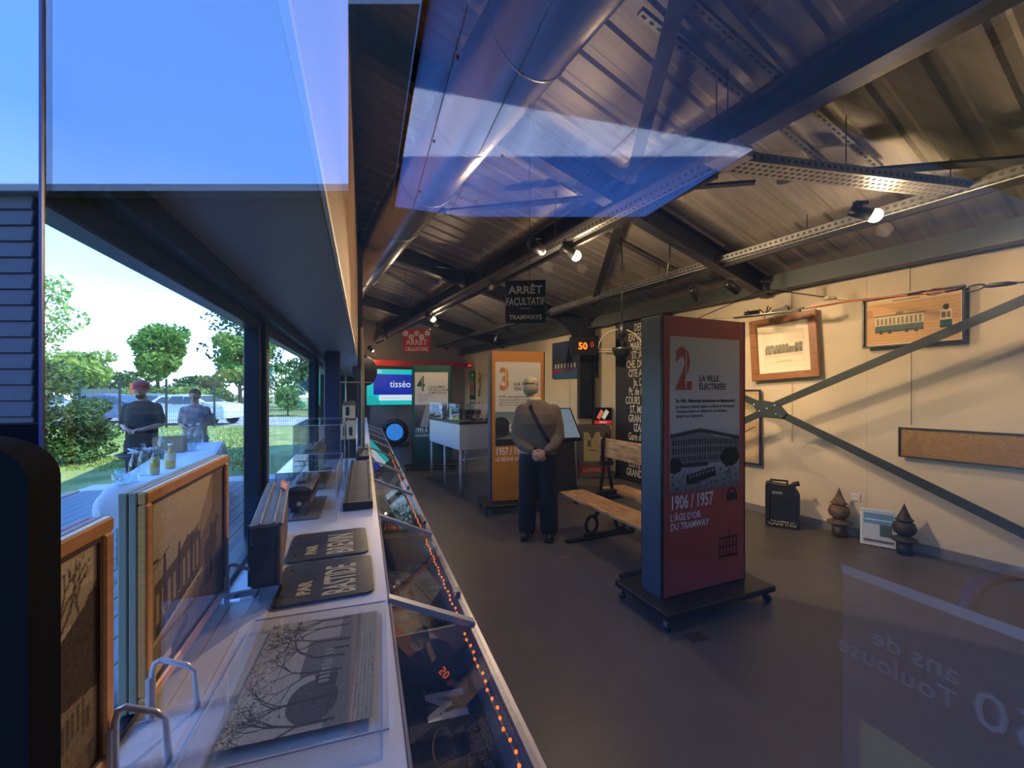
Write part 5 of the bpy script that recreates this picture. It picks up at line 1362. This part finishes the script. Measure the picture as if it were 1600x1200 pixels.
# picnic table with white cloth
TZ = .75
T0, T1, T2, T3 = W(3.7, -1.55), W(7.7, -1.55), W(7.75, -2.25), W(3.7, -2.25)
t = thing('trestle_table', 'long folding table under a white cloth on the deck', 'table', W(6.15, -2.10), AF+R(12.4))
MB().cbox(-.33, .33, -1.62, 1.62, .71, .738, .004).build('tabletop', mat('grey table board', (120, 120, 120), .6), t)
for x in (-.28, .28):
    for y in (-1.5, 1.5): MB().cyl((x, y, 0), (x, y, .71), .016, n=8).build('leg', steel_dark, t)
m = MB(); N = 60; pr = []
rn = random.Random(2)
hang = .36
us = np.linspace(-.35-hang, .35+hang, 26); vy = np.linspace(-1.66-hang, 1.66+hang, 84)
for y in vy:
    for x in us:
        ex = max(0, abs(x)-.34); ey = max(0, abs(y)-1.64)
        f = .03*math.sin(y*9+x*4)+.02*math.sin(y*17)
        fx = math.copysign(min(abs(x), .34)+(.03+f if ex > 0 else 0)*min(1, ex*6), x); fy = math.copysign(min(abs(y), 1.64)+(.03+.03*math.sin(x*11))*min(1, ey*6), y)
        pr.append((fx, fy, .742-max(ex, ey)*.98+(0 if ex+ey > 0 else .002*math.sin(x*30)*math.sin(y*21))))
nx = len(us)
m.add(pr, [(j*nx+i, j*nx+i+1, (j+1)*nx+i+1, (j+1)*nx+i) for j in range(len(vy)-1) for i in range(nx-1)], True)
o = m.build('tablecloth', mat('white paper cloth', (224, 228, 236), .8)); o.location = W(6.15, -2.10, .004); o.rotation_euler = (0, 0, AF+R(12.4))
tag(o, 'white cloth draped over the long table outside', 'tablecloth')

bg_clear = glass('clear bottle glass', .10, .9, (.86, .93, .93))
def bottle(lab, px, py, hgt, r, m, cap=None, body=None, group=None, liquid=None):
    p = FZ(px, py, TZ+.003)
    t = thing('bottle', lab, 'bottle', p, 0, group)
    pr = body or [(r*.9, 0), (r, .01), (r, hgt*.45), (r*.85, hgt*.58), (r*.36, hgt*.78), (r*.33, hgt*.97), (r*.42, hgt*.975), (r*.42, hgt)]
    MB().lathe(pr, n=18).build('glass_body', m, t)
    if liquid: MB().lathe([(r*.85, .006), (r*.92, .012), (r*.92, hgt*.45), (r*.7, hgt*.6)], n=18).build('liquid', liquid, t)
    if cap: MB().cyl((0, 0, hgt-.005), (0, 0, hgt+.015), r*.45, n=12).build('cap', cap, t)
    return t
yel = mat('yellow syrup', (196, 160, 52), .2); lbl = mat('paper label', (200, 190, 150), .6)
bottle('clear empty bottle nearest the picture frames', 210, 752, .30, .04, bg_clear)
bottle('clear empty bottle just behind the nearest one', 224, 742, .30, .04, bg_clear)
bottle('yellow juice bottle with open neck', 242, 741, .27, .04, bg_clear, None, liquid=yel)
b_ = bottle('squat yellow jar-like bottle with white cap', 266, 731, .24, .045, yel, mat('white cap', (230, 230, 230), .4)); MB().lathe([(.0455, .08), (.0465, .085), (.0465, .15), (.0455, .155)], n=18).build('label_band', lbl, b_)
bottle('tall clear decanter beside the cardboard box', 254, 716, .36, .05, bg_clear)
bottle('clear flip-top bottle left of its twin', 297, 697, .30, .045, bg_clear, mat('white cap', (230, 230, 230)))
bottle('clear flip-top bottle right of its twin', 310, 694, .30, .06, bg_clear, mat('white cap', (230, 230, 230)))
bottle('short clear water bottle right of the box', 285, 702, .22, .05, bg_clear)
for i, (px, py) in enumerate(((188, 748), (194, 755), (184, 757), (293, 702), (302, 703))):
    p = FZ(px, py, TZ+.003); o = MB().lathe([(.026, 0), (.03, .005), (.038, .09), (.036, .09), (.028, .01), (0.001, .008)], n=14).build('plastic_cup', bg_clear); o.location = p
    tag(o, ['clear plastic cup nearest the bush, left one', 'clear cup beside the empty bottles', 'clear cup at the left end of the table', 'clear cup in front of the flip-top bottles', 'clear cup at the far end of the table'][i], 'cup', 'clear plastic cups on the outdoor table')
p = FZ(222, 716, TZ+.003)
t = thing('tray_of_wrappers', 'dark round tray heaped with crumpled white wrappers', 'tray', p, .3)
MB().lathe([(.14, 0), (.2, .02), (.25, .06), (.24, .062), (.19, .03), (.001, .02)], n=24).build('tray_dish', mat('dark brown tray', (60, 48, 40), .4), t)
rn = random.Random(4)
for k in range(9):
    c = Vector((rn.uniform(-.13, .13), rn.uniform(-.1, .1), .07+rn.uniform(0, .05)))
    m = MB(); m.tube([c+Vector((rn.uniform(-.08, .08), rn.uniform(-.05, .05), rn.uniform(-.02, .05))) for _ in range(5)], [.01, .018, .02, .016, .008], 6)
    m.build('wrapper', mat('white wrapper', (225, 228, 235), .4) if k % 2 else mat('dark wrapper', (34, 38, 50), .3), t)
p = FZ(266, 706, TZ+.003)
t = thing('cardboard_box', 'small open brown cardboard box on the outdoor table', 'box', p, .5)
card = mat('brown cardboard', (146, 120, 88), .8)
for a in ((-.16, .16, -.12, -.115), (-.16, .16, .115, .12), (-.16, -.155, -.12, .12), (.155, .16, -.12, .12)): MB().box(*a, 0, .2).build('side_panel', card, t)
MB().box(-.155, .155, -.115, .115, .0, .006).build('bottom_panel', card, t)

# behind the viewer: unseen building, shaft, canopy and boards shaped for reflections in the panes


clad = mat('blue grey cladding board', (92, 102, 124), .6, nz=.1)
t = thing('boarded_building', 'low building with horizontal grey-blue boards behind the glass', 'building', (0, 0, 0))
A = MIR(-11.5, 6, 0); Bp = MIR(-1.99, 6, 0); d = (Bp-A); L = d.length; dn = d/L; nn = Vector((-dn.y, dn.x, 0))
if nn.dot(Vector((0, 1, 0))-Vector((0, 0, 0))) > 0: nn = -nn
top = H+2.93
MB().add([A+nn*.1, Bp+nn*.1, Bp+nn*3, A+nn*3]+[p+Vector((0, 0, top-.05)) for p in (A+nn*.1, Bp+nn*.1, Bp+nn*3, A+nn*3)], [(0,3,2,1),(4,5,6,7),(0,1,5,4),(1,2,6,5),(2,3,7,6),(3,0,4,7)]).build('wall_core', mat('charcoal wall', (26, 24, 22), .9), t)
for k in range(19):
    z = .02+k*.234
    Bq = MIR(-7.05, 6, 0); m = MB(); vs_ = [A, Bq, Bq+nn*.02, A+nn*.02]; m.add([p+Vector((0, 0, z)) for p in vs_]+[p+nn*.03+Vector((0, 0, z+.215)) for p in vs_], [(0,3,2,1),(4,5,6,7),(0,1,5,4),(1,2,6,5),(2,3,7,6),(3,0,4,7)])
    m.build('cladding_board', clad, t)  # boards end early so only the corner panel mirrors them; rest kept dark
MB().bar(A+Vector((0, 0, top)), Bp+Vector((0, 0, top)), .25, .1).build('gutter', mat('pale gutter', (150, 156, 170), .5), t)
t = thing('dark_mirror_shaft', 'unseen tall dark shaft added for the dark stripe in the end pane', 'shaft', MIR(-1.81, 5.9, 0), 0)
MB().cbox(-.19, .19, -.19, .19, 0, 11, .01).build('shaft_wall', mat('shaft cladding', (26, 27, 30), .9), t)  # unseen shaft, added to mirror as a dark stripe in the pane
MB().cbox(-.22, .22, -.22, .22, 11, 11.1, .01).build('shaft_cap', mat('shaft cladding', (26, 27, 30)), t)
t = thing('taller_building', 'taller dark building behind the viewer on the right', 'building', (0, 0, 0))
pa = [MIR(-1.5, 3.75, 0), MIR(2.52, 3.75, 0), MIR(7.5, 4.75, 0)]; back = [MIR(8.5, 9, 0), MIR(-1.5, 9, 0)]
MB().prism([p[:2] for p in pa+back], 0, H+3.55).build('wall_core', mat('dark render', (40, 40, 40), .9), t)
MB().prism([p[:2] for p in pa+back], H+3.55, H+3.6).build('parapet', mat('pale gutter', (150, 156, 170)), t)
cn = thing('canopy', 'unseen canopy outside the entrance, tinted blue for its reflection', 'canopy', (0, 0, 0), AF)
tm = bpy.data.materials.new('blue reflection sheet'); tm.use_nodes = True
tt = tm.node_tree; tt.nodes.clear(); ou = tt.nodes.new('ShaderNodeOutputMaterial'); tl = tt.nodes.new('ShaderNodeBsdfTranslucent'); tl.inputs[0].default_value = (.24, .36, .88, 1)
nz_ = tt.nodes.new('ShaderNodeTexNoise'); co_ = tt.nodes.new('ShaderNodeTexCoord'); mp_ = tt.nodes.new('ShaderNodeMapping'); mp_.inputs['Scale'].default_value = (6, .8, 1)
rr_ = tt.nodes.new('ShaderNodeValToRGB'); rr_.color_ramp.elements[0].position = .3; rr_.color_ramp.elements[0].color = (.56, .62, .78, 1); rr_.color_ramp.elements[1].position = .7; rr_.color_ramp.elements[1].color = (.70, .76, .90, 1)
tt.links.new(co_.outputs['Object'], mp_.inputs[0]); tt.links.new(mp_.outputs[0], nz_.inputs[0]); nz_.inputs['Scale'].default_value = 3; tt.links.new(nz_.outputs[0], rr_.inputs[0]); tt.links.new(rr_.outputs[0], tl.inputs[0])
tt.links.new(tl.outputs[0], ou.inputs[0])
for x0, x1 in ((.245, .403), (.409, .724), (.73, 1.55), (1.556, 2.42)):
    MB().box(x0, x1, -2.95, G-.06, 3.15, 3.155).build('canopy_sheet', tm, cn)  # blue translucency put in for the blue light mirrored over the ceiling
MB().box(.22, .245, -2.95, G-.06, 3.12, 3.17).build('edge_beam', alu, cn)
m = MB()
for x in (.40, .73, .86):
    for y in (-2.6, -1.9, -1.2, -.6): m.cyl((x+.02, y, 3.14), (x+.02, y, 3.15), .009, n=8)
m.build('screw', black_m, cn, kind='stuff')

t = thing('exhibition_banner', 'long pale banner board with large lettering beside the entrance', 'banner', W(.30, 1.62, 0), R(19.88-90))
bw = mat('blue white banner', (196, 204, 232), .6)
MB().cbox(-.02, .56, 0, .02, .12, .92, .003).build('board', mat('banner blue', (54, 56, 74), .6), t)
MB().box(-.02, .56, -.004, 0, .9, .93).build('top_rail', mat('pale rail', (120, 124, 140), .4), t)
tx = mat('pale banner letter', (112, 116, 132), .5)
text('150', .15, tx, t, (.0, -.004, .62)); text('ans de\nToulouse', .085, tx, t, (.25, -.004, .70))
MB().cbox(.1, .5, -.008, -.004, .2, .42, .002).build('tram_picture', mat('tram picture', (120, 110, 84), .6), t)
MB().cbox(.15, .35, -.011, -.008, .27, .38, .001).build('picture_window', mat('pale picture', (190, 190, 190), .6), t)
o = MB().tube([MIR(1.40, 1.28, .0), MIR(1.40, 1.28, .55), MIR(1.43, 1.3, .84), MIR(1.50, 1.32, .93), MIR(1.6, 1.34, .95), MIR(1.75, 1.36, .95), MIR(1.83, 1.38, .88), MIR(1.85, 1.4, .0)], .022, 10).build('bicycle_hoop', mat('dark blue tube', (40, 52, 96), .4))
tag(o, 'dark blue tubular hoop standing outside beside the banner', 'bike stand')
# black board added in place of a dark reflection at the lower left
pl = []
rr = .024
xr = -.164
for k in range(9):
    a = R(90-k*11.25); pl.append((xr-rr*1.3+rr*1.3*math.cos(a), 1.502+rr*math.sin(a)))
pl = [(-.40, 1.526)]+pl+[(xr, 0), (-.40, 0)]
o = MB().prism(pl, .286, .31, 'Y', Matrix.Rotation(AF, 4, 'Z')).build('reflection_board', mat('matt black board', (17, 17, 19), .9, spec=.1))
tag(o, 'black board standing in for a dark reflection, lower left', 'board')

# ================================================================ PEOPLE
skin = mat('skin', (190, 142, 118), .5)
def fuse(mb, name, m, parent, voxel=.009, smooth=4, loc=None):
    me = mb.mesh('tmp'); o = bpy.data.objects.new('tmp', me); COL.objects.link(o)
    r = o.modifiers.new('r', 'REMESH'); r.mode = 'VOXEL'; r.voxel_size = voxel; r.use_smooth_shade = True
    s = o.modifiers.new('s', 'SMOOTH'); s.factor = .5; s.iterations = smooth
    dg = bpy.context.evaluated_depsgraph_get(); dg.update()
    me2 = bpy.data.meshes.new_from_object(o.evaluated_get(dg))
    bpy.data.objects.remove(o, do_unlink=True)
    me2.name = name; me2.materials.clear()
    return link(name, me2, m, parent)
def limb(mb, pts, rs, n=12):
    pts = [Vector(p) for p in pts]
    for i in range(len(pts)-1):
        mb.cyl(pts[i], pts[i+1], rs[i], rs[i+1], n=n)
    for p, r in zip(pts, rs): mb.sph(p, r*.99, n=n, m=8)
def loft(mb, secs, n=24):
    vs_ = []
    for z, cx, cy_, rx, ry in secs:
        for k in range(n):
            a = 2*math.pi*k/n; ca, sa = math.cos(a), math.sin(a)
            e_ = .82
            vs_.append((cx+rx*math.copysign(abs(ca)**e_, ca), cy_+ry*math.copysign(abs(sa)**e_, sa), z))
    fs_ = [(i*n+k, i*n+(k+1) % n, (i+1)*n+(k+1) % n, (i+1)*n+k) for i in range(len(secs)-1) for k in range(n)]
    fs_ += [tuple(range(n-1, -1, -1)), tuple((len(secs)-1)*n+k for k in range(n))]
    mb.add(vs_, fs_, True)
def head(mb, c, s=1.0, M=None):
    """c = centre of the skull; face towards -Y"""
    M = M or Matrix.Identity(3); c = Vector(c)
    def q(x, y, z): return c+M@Vector((x*s, y*s, z*s))
    M4 = M.to_4x4()
    mb.sph(q(0, .008, .02), .076*s, .094*s, .095*s, M=M4, n=18, m=14)
    mb.sph(q(0, -.022, -.05), .056*s, .066*s, .062*s, M=M4)
    mb.sph(q(0, -.05, -.085), .028*s, .026*s, .022*s, M=M4)
    mb.cyl(q(0, -.085, .01), q(0, -.108, -.03), .008*s, .015*s, n=8); mb.sph(q(0, -.104, -.032), .014*s, n=8, m=6)
    for x in (-1, 1):
        mb.sph(q(x*.078, .012, -.012), .010*s, .020*s, .032*s, M=M4, n=8, m=8)
        mb.sph(q(x*.04, -.066, -.02), .024*s, .02*s, .022*s, M=M4, n=8, m=6)
    mb.sph(q(0, -.09, -.062), .024*s, .012*s, .007*s, M=M4, n=8, m=6)
def face_bits(t, body, c, s=1.0, M=None):
    M = M or Matrix.Identity(3); c = Vector(c)
    for x in (-1, 1):
        m = MB(); m.sph(c+M@Vector((x*.03*s, -.086*s, .0)), .010*s, n=10, m=8); m.build('eye', mat('eye white', (225, 220, 214), .3), t)
        m = MB(); m.sph(c+M@Vector((x*.03*s, -.0945*s, .0)), .0048*s, n=8, m=6); m.build('iris', mat('dark iris', (40, 30, 24), .2), t)
def hand(mb, w, d, up, side, curl=.5, s=1.0):
    """w wrist, d direction of the hand, up = back of the hand, side = thumb side"""
    w = Vector(w); d = Vector(d).normalized(); up = Vector(up); up = (up-d*up.dot(d)).normalized(); sd = d.cross(up).normalized()
    if sd.dot(Vector(side)) < 0: sd = -sd
    M = Matrix((sd, d, up)).transposed().to_4x4()
    mb.sph(w+d*.045*s, .040*s, .052*s, .017*s, M=M, n=12, m=8)
    for i, (off, L) in enumerate(((.028, .070), (.010, .080), (-.010, .074), (-.027, .058))):
        b = w+d*.078*s+sd*off*s; p = [b]; dd = d.copy()
        for j, f in enumerate((.42, .32, .26)):
            q = Matrix.Rotation(-curl*(.6+.4*j), 3, sd if True else up)
            dd2 = (q@dd); 
            if dd2.dot(up) > dd.dot(up): dd2 = Matrix.Rotation(curl*(.6+.4*j), 3, sd)@dd
            dd = dd2; p.append(p[-1]+dd*L*f*s)
        limb(mb, p, [.0095*s, .009*s, .0085*s, .0075*s], 8)
    b = w+d*.02*s+sd*.034*s; p = [b, b+(d*.6+sd*.75).normalized()*.035*s, b+(d*.6+sd*.75).normalized()*.035*s+(d*.95+sd*.15-up*.3).normalized()*.045*s]
    limb(mb, p, [.013*s, .011*s, .009*s], 8)

# --- the visitor seen from behind: local -Y is his front (turned away from the viewer)
def visitor():
    t = thing('person', 'elderly visitor in a brown jacket and cap seen from behind, hands clasped', 'person', (.275, 4.34, 0), R(180-10))
    # local: X to his left when facing -Y is +X ... his back is +Y
    hm = Matrix.Rotation(R(10), 3, 'X')
    hc = (.085, -.085, 1.595)
    b = MB()
    head(b, hc, 1.0, hm)
    limb(b, [(0, -.02, 1.38), (.065, -.06, 1.52)], [.062, .056])
    loft(b, [(.84, 0, 0, .15, .10), (1.0, 0, .01, .15, .10), (1.2, 0, .02, .165, .11), (1.36, 0, .0, .15, .09), (1.42, 0, -.02, .08, .06)])
    for s_ in (-1, 1):
        limb(b, [(s_*.155, 0, 1.35), (s_*.215, .05, 1.08), (s_*.14-.015, .135, .99), (s_*.07-.03, .19, .945)], [.045, .034, .03, .026])
        limb(b, [(s_*.09, 0, .88), (s_*.10, -.01, .5), (s_*.105, .01, .09)], [.085, .055, .038])
        limb(b, [(s_*.105, .04, .05), (s_*.12, -.13, .035)], [.04, .032])
    hand(b, (.03, .20, .935), (-.8, .12, -.5), (.1, 1, 0), (0, 0, 1), .35, .98)
    hand(b, (-.09, .205, .925), (.75, .16, -.35), (.1, 1, 0), (0, 0, 1), .55, .98)
    fuse(b, 'body', skin, t, .0065, 2)
    # jacket
    j = MB()
    loft(j, [(.93, 0, .015, .185, .125), (.98, 0, .015, .195, .135), (1.10, 0, .025, .20, .14), (1.22, 0, .03, .212, .142), (1.32, 0, .02, .212, .13), (1.39, 0, .0, .18, .10), (1.435, .015, -.02, .11, .075), (1.46, .03, -.03, .078, .065)])
    for s_ in (-1, 1):
        limb(j, [(s_*.165, .0, 1.345), (s_*.205, .02, 1.20), (s_*.22, .05, 1.08), (s_*.16-.015, .135, .99), (s_*.09-.03, .185, .955)], [.078, .07, .064, .056, .044])
    jo = fuse(j, 'jacket', mat('brown grey jacket', (96, 82, 72), .85, nz=.12, ns=14, bump=.5, bs=22), t, .009, 5)
    m = MB(); loft(m, [(.905, 0, .01, .188, .13), (.95, 0, .01, .186, .128)]); m.build('shirt_hem', mat('pale grey shirt', (150, 156, 166), .8), t)
    m = MB(); loft(m, [(1.45, .03, -.035, .076, .066), (1.49, .045, -.045, .068, .064)]); m.build('shirt_collar', mat('cream collar', (196, 180, 140), .8), t)
    p = MB()
    loft(p, [(.80, 0, 0, .17, .125), (.88, 0, .01, .182, .13), (.94, 0, .01, .175, .122)])
    for s_ in (-1, 1): limb(p, [(s_*.095, .0, .83), (s_*.105, -.005, .5), (s_*.12, .0, .11)], [.115, .104, .095])
    fuse(p, 'trousers', mat('black trousers', (18, 18, 21), .85), t, .011, 4)
    for s_ in (-1, 1):
        m = MB(); m.sph((s_*.115, .04, .045), .042, .06, .045); m.sph((s_*.125, -.10, .04), .052, .1, .04); m.sph((s_*.13, .09, .04), .045, .06, .045); m.cbox(s_*.125-.048, s_*.125+.048, -.18, .14, 0, .025, .008)
        fuse(m, 'shoe', mat('black shoe', (22, 21, 20), .35), t, .008, 3)
    # strap from his right shoulder to the left hip across the back
    pts = [(.10, -.06, 1.46), (.085, .04, 1.43), (.05, .135, 1.36), (-.02, .172, 1.22), (-.10, .166, 1.08), (-.17, .11, .98)]
    pts = [(x, y, z) for x, y, z in pts]
    m = MB()
    for a, c in zip(pts[:-1], pts[1:]): m.bar(a, c, .038, .008, up=(0, 1, 0.2))
    m.build('shoulder_strap', black_p, t)
    # hair and cap
    hcv = Vector(hc)
    def q(x, y, z): return hcv+hm@Vector((x, y, z))
    m = MB(); m.sph(q(0, .03, -.025), .081, .090, .085, M=hm.to_4x4(), n=18, m=12); fuse(m, 'hair', mat('grey hair', (150, 140, 126), .9, bump=.8, bs=120), t, .006, 1)
    m = MB(); vs_ = []
    m.sph(q(0, .004, .045), .086, .104, .074, M=hm.to_4x4(), n=24, m=14)
    cp = fuse(m, 'cap', mat('pale checked flat cap', (178, 166, 140), .85, nz=.25, ns=30), t, .006, 2)
    m = MB(); m.sph(q(0, -.10, .02), .06, .05, .012, M=hm.to_4x4()); m.build('peak', mat('pale checked flat cap', (178, 166, 140)), cp)
    m = MB(); m.bar(q(-.05, .105, .022), q(.05, .105, .022), .004, .014); m.build('cap_strap', mat('dark cap strap', (60, 54, 48), .7), cp)
    return t
visitor()

def outdoor_person(lab, loc, rz, shirt, trouser, capc, haircol, s=1.0, female=False):  # partly reflections in the glass, built as solid figures outside
    t = thing('person', lab, 'person', loc, rz); t.scale = (s, s, s)
    b = MB(); hc = (0, -.03, 1.60); hm = Matrix.Rotation(R(14), 3, 'X')
    head(b, hc, 1.0, hm)
    limb(b, [(0, 0, 1.38), (0, -.02, 1.52)], [.06, .054])
    loft(b, [(.84, 0, 0, .15, .10), (1.0, 0, 0, .14, .10), (1.2, 0, 0, .16, .11), (1.36, 0, .0, .15, .09), (1.42, 0, 0, .08, .06)])
    for s_ in (-1, 1):
        limb(b, [(s_*.155, 0, 1.36), (s_*.205, .02, 1.10), (s_*.09, -.24, 1.06)], [.046, .036, .026])
        limb(b, [(s_*.09, 0, .88), (s_*.10, -.01, .5), (s_*.105, .01, .09)], [.085, .055, .038])
        limb(b, [(s_*.105, .04, .05), (s_*.12, -.13, .035)], [.04, .032])
        hand(b, (s_*.10, -.245, 1.06), (-s_*.6, -.5, 0), (0, 0, 1), (0, -1, 0), .6)
    fuse(b, 'body', skin, t, .008, 2); face_bits(t, None, hc, 1.0, hm)
    j = MB(); loft(j, [(.86, 0, 0, .175, .13), (1.0, 0, 0, .17, .13), (1.2, 0, 0, .185, .13), (1.33, 0, .0, .185, .11), (1.40, 0, 0, .15, .09), (1.44, 0, -.0, .08, .07)])
    for s_ in (-1, 1): limb(j, [(s_*.155, 0, 1.345), (s_*.20, .02, 1.16)], [.068, .062])
    fuse(j, 'shirt', shirt, t, .011, 4)
    p = MB(); loft(p, [(.80, 0, 0, .18, .13), (.90, 0, 0, .19, .14)])
    for s_ in (-1, 1): limb(p, [(s_*.09, .0, .83), (s_*.10, -.005, .5), (s_*.11, .0, .10)], [.11, .08, .065])
    fuse(p, 'trousers', trouser, t, .012, 4)
    for s_ in (-1, 1):
        m = MB(); m.sph((s_*.125, -.08, .045), .05, .12, .045); m.build('shoe', black_p, t)
    hcv = Vector(hc)
    def q(x, y, z): return hcv+hm@Vector((x, y, z))
    m = MB(); m.sph(q(0, .028, .01), .084, .092, .11 if female else .08, M=hm.to_4x4(), n=18, m=12); m.sph(q(0, .02, .045), .082, .098, .075, M=hm.to_4x4(), n=18, m=12); m.build('hair', mat('hair %d' % haircol[0], haircol, .9), t)
    if capc:
        m = MB(); m.sph(q(0, .0, .05), .086, .10, .07, M=hm.to_4x4(), n=20, m=12); cp = m.build('cap', mat('red cap', capc, .8), t)
        m = MB(); m.sph(q(0, -.11, .035), .065, .06, .012, M=hm.to_4x4()); m.build('cap_peak', mat('red cap', capc), cp)
        m = MB(); m.sph(q(0, -.055, -.085), .05, .045, .045, M=hm.to_4x4()); m.build('beard', mat('dark beard', (50, 42, 38), .9), t)
    else:
        m = MB(); m.tube([q(.03*math.cos(a)+.03*c_, -.098, .03*math.sin(a)*.7) for c_ in (1,) for a in [2*math.pi*k/10 for k in range(11)]], .003, 5); m.build('glasses', black_m, t)
    return t
outdoor_person('bearded man in a red cap and dark T-shirt behind the outdoor table', OUT(222, 5.65), R(24), mat('dark green black shirt', (34, 42, 44), .85), mat('dark trousers', (40, 40, 46), .85), (150, 40, 52), (60, 50, 44), .99)
outdoor_person('woman in a patterned top behind the far end of the outdoor table', OUT(305, 6.7), R(24), mat('patterned top', (150, 120, 118), .85, nz=.6, ns=14, col2=(84, 96, 110)), mat('blue jeans', (58, 76, 104), .85), None, (92, 62, 46), .93, True)
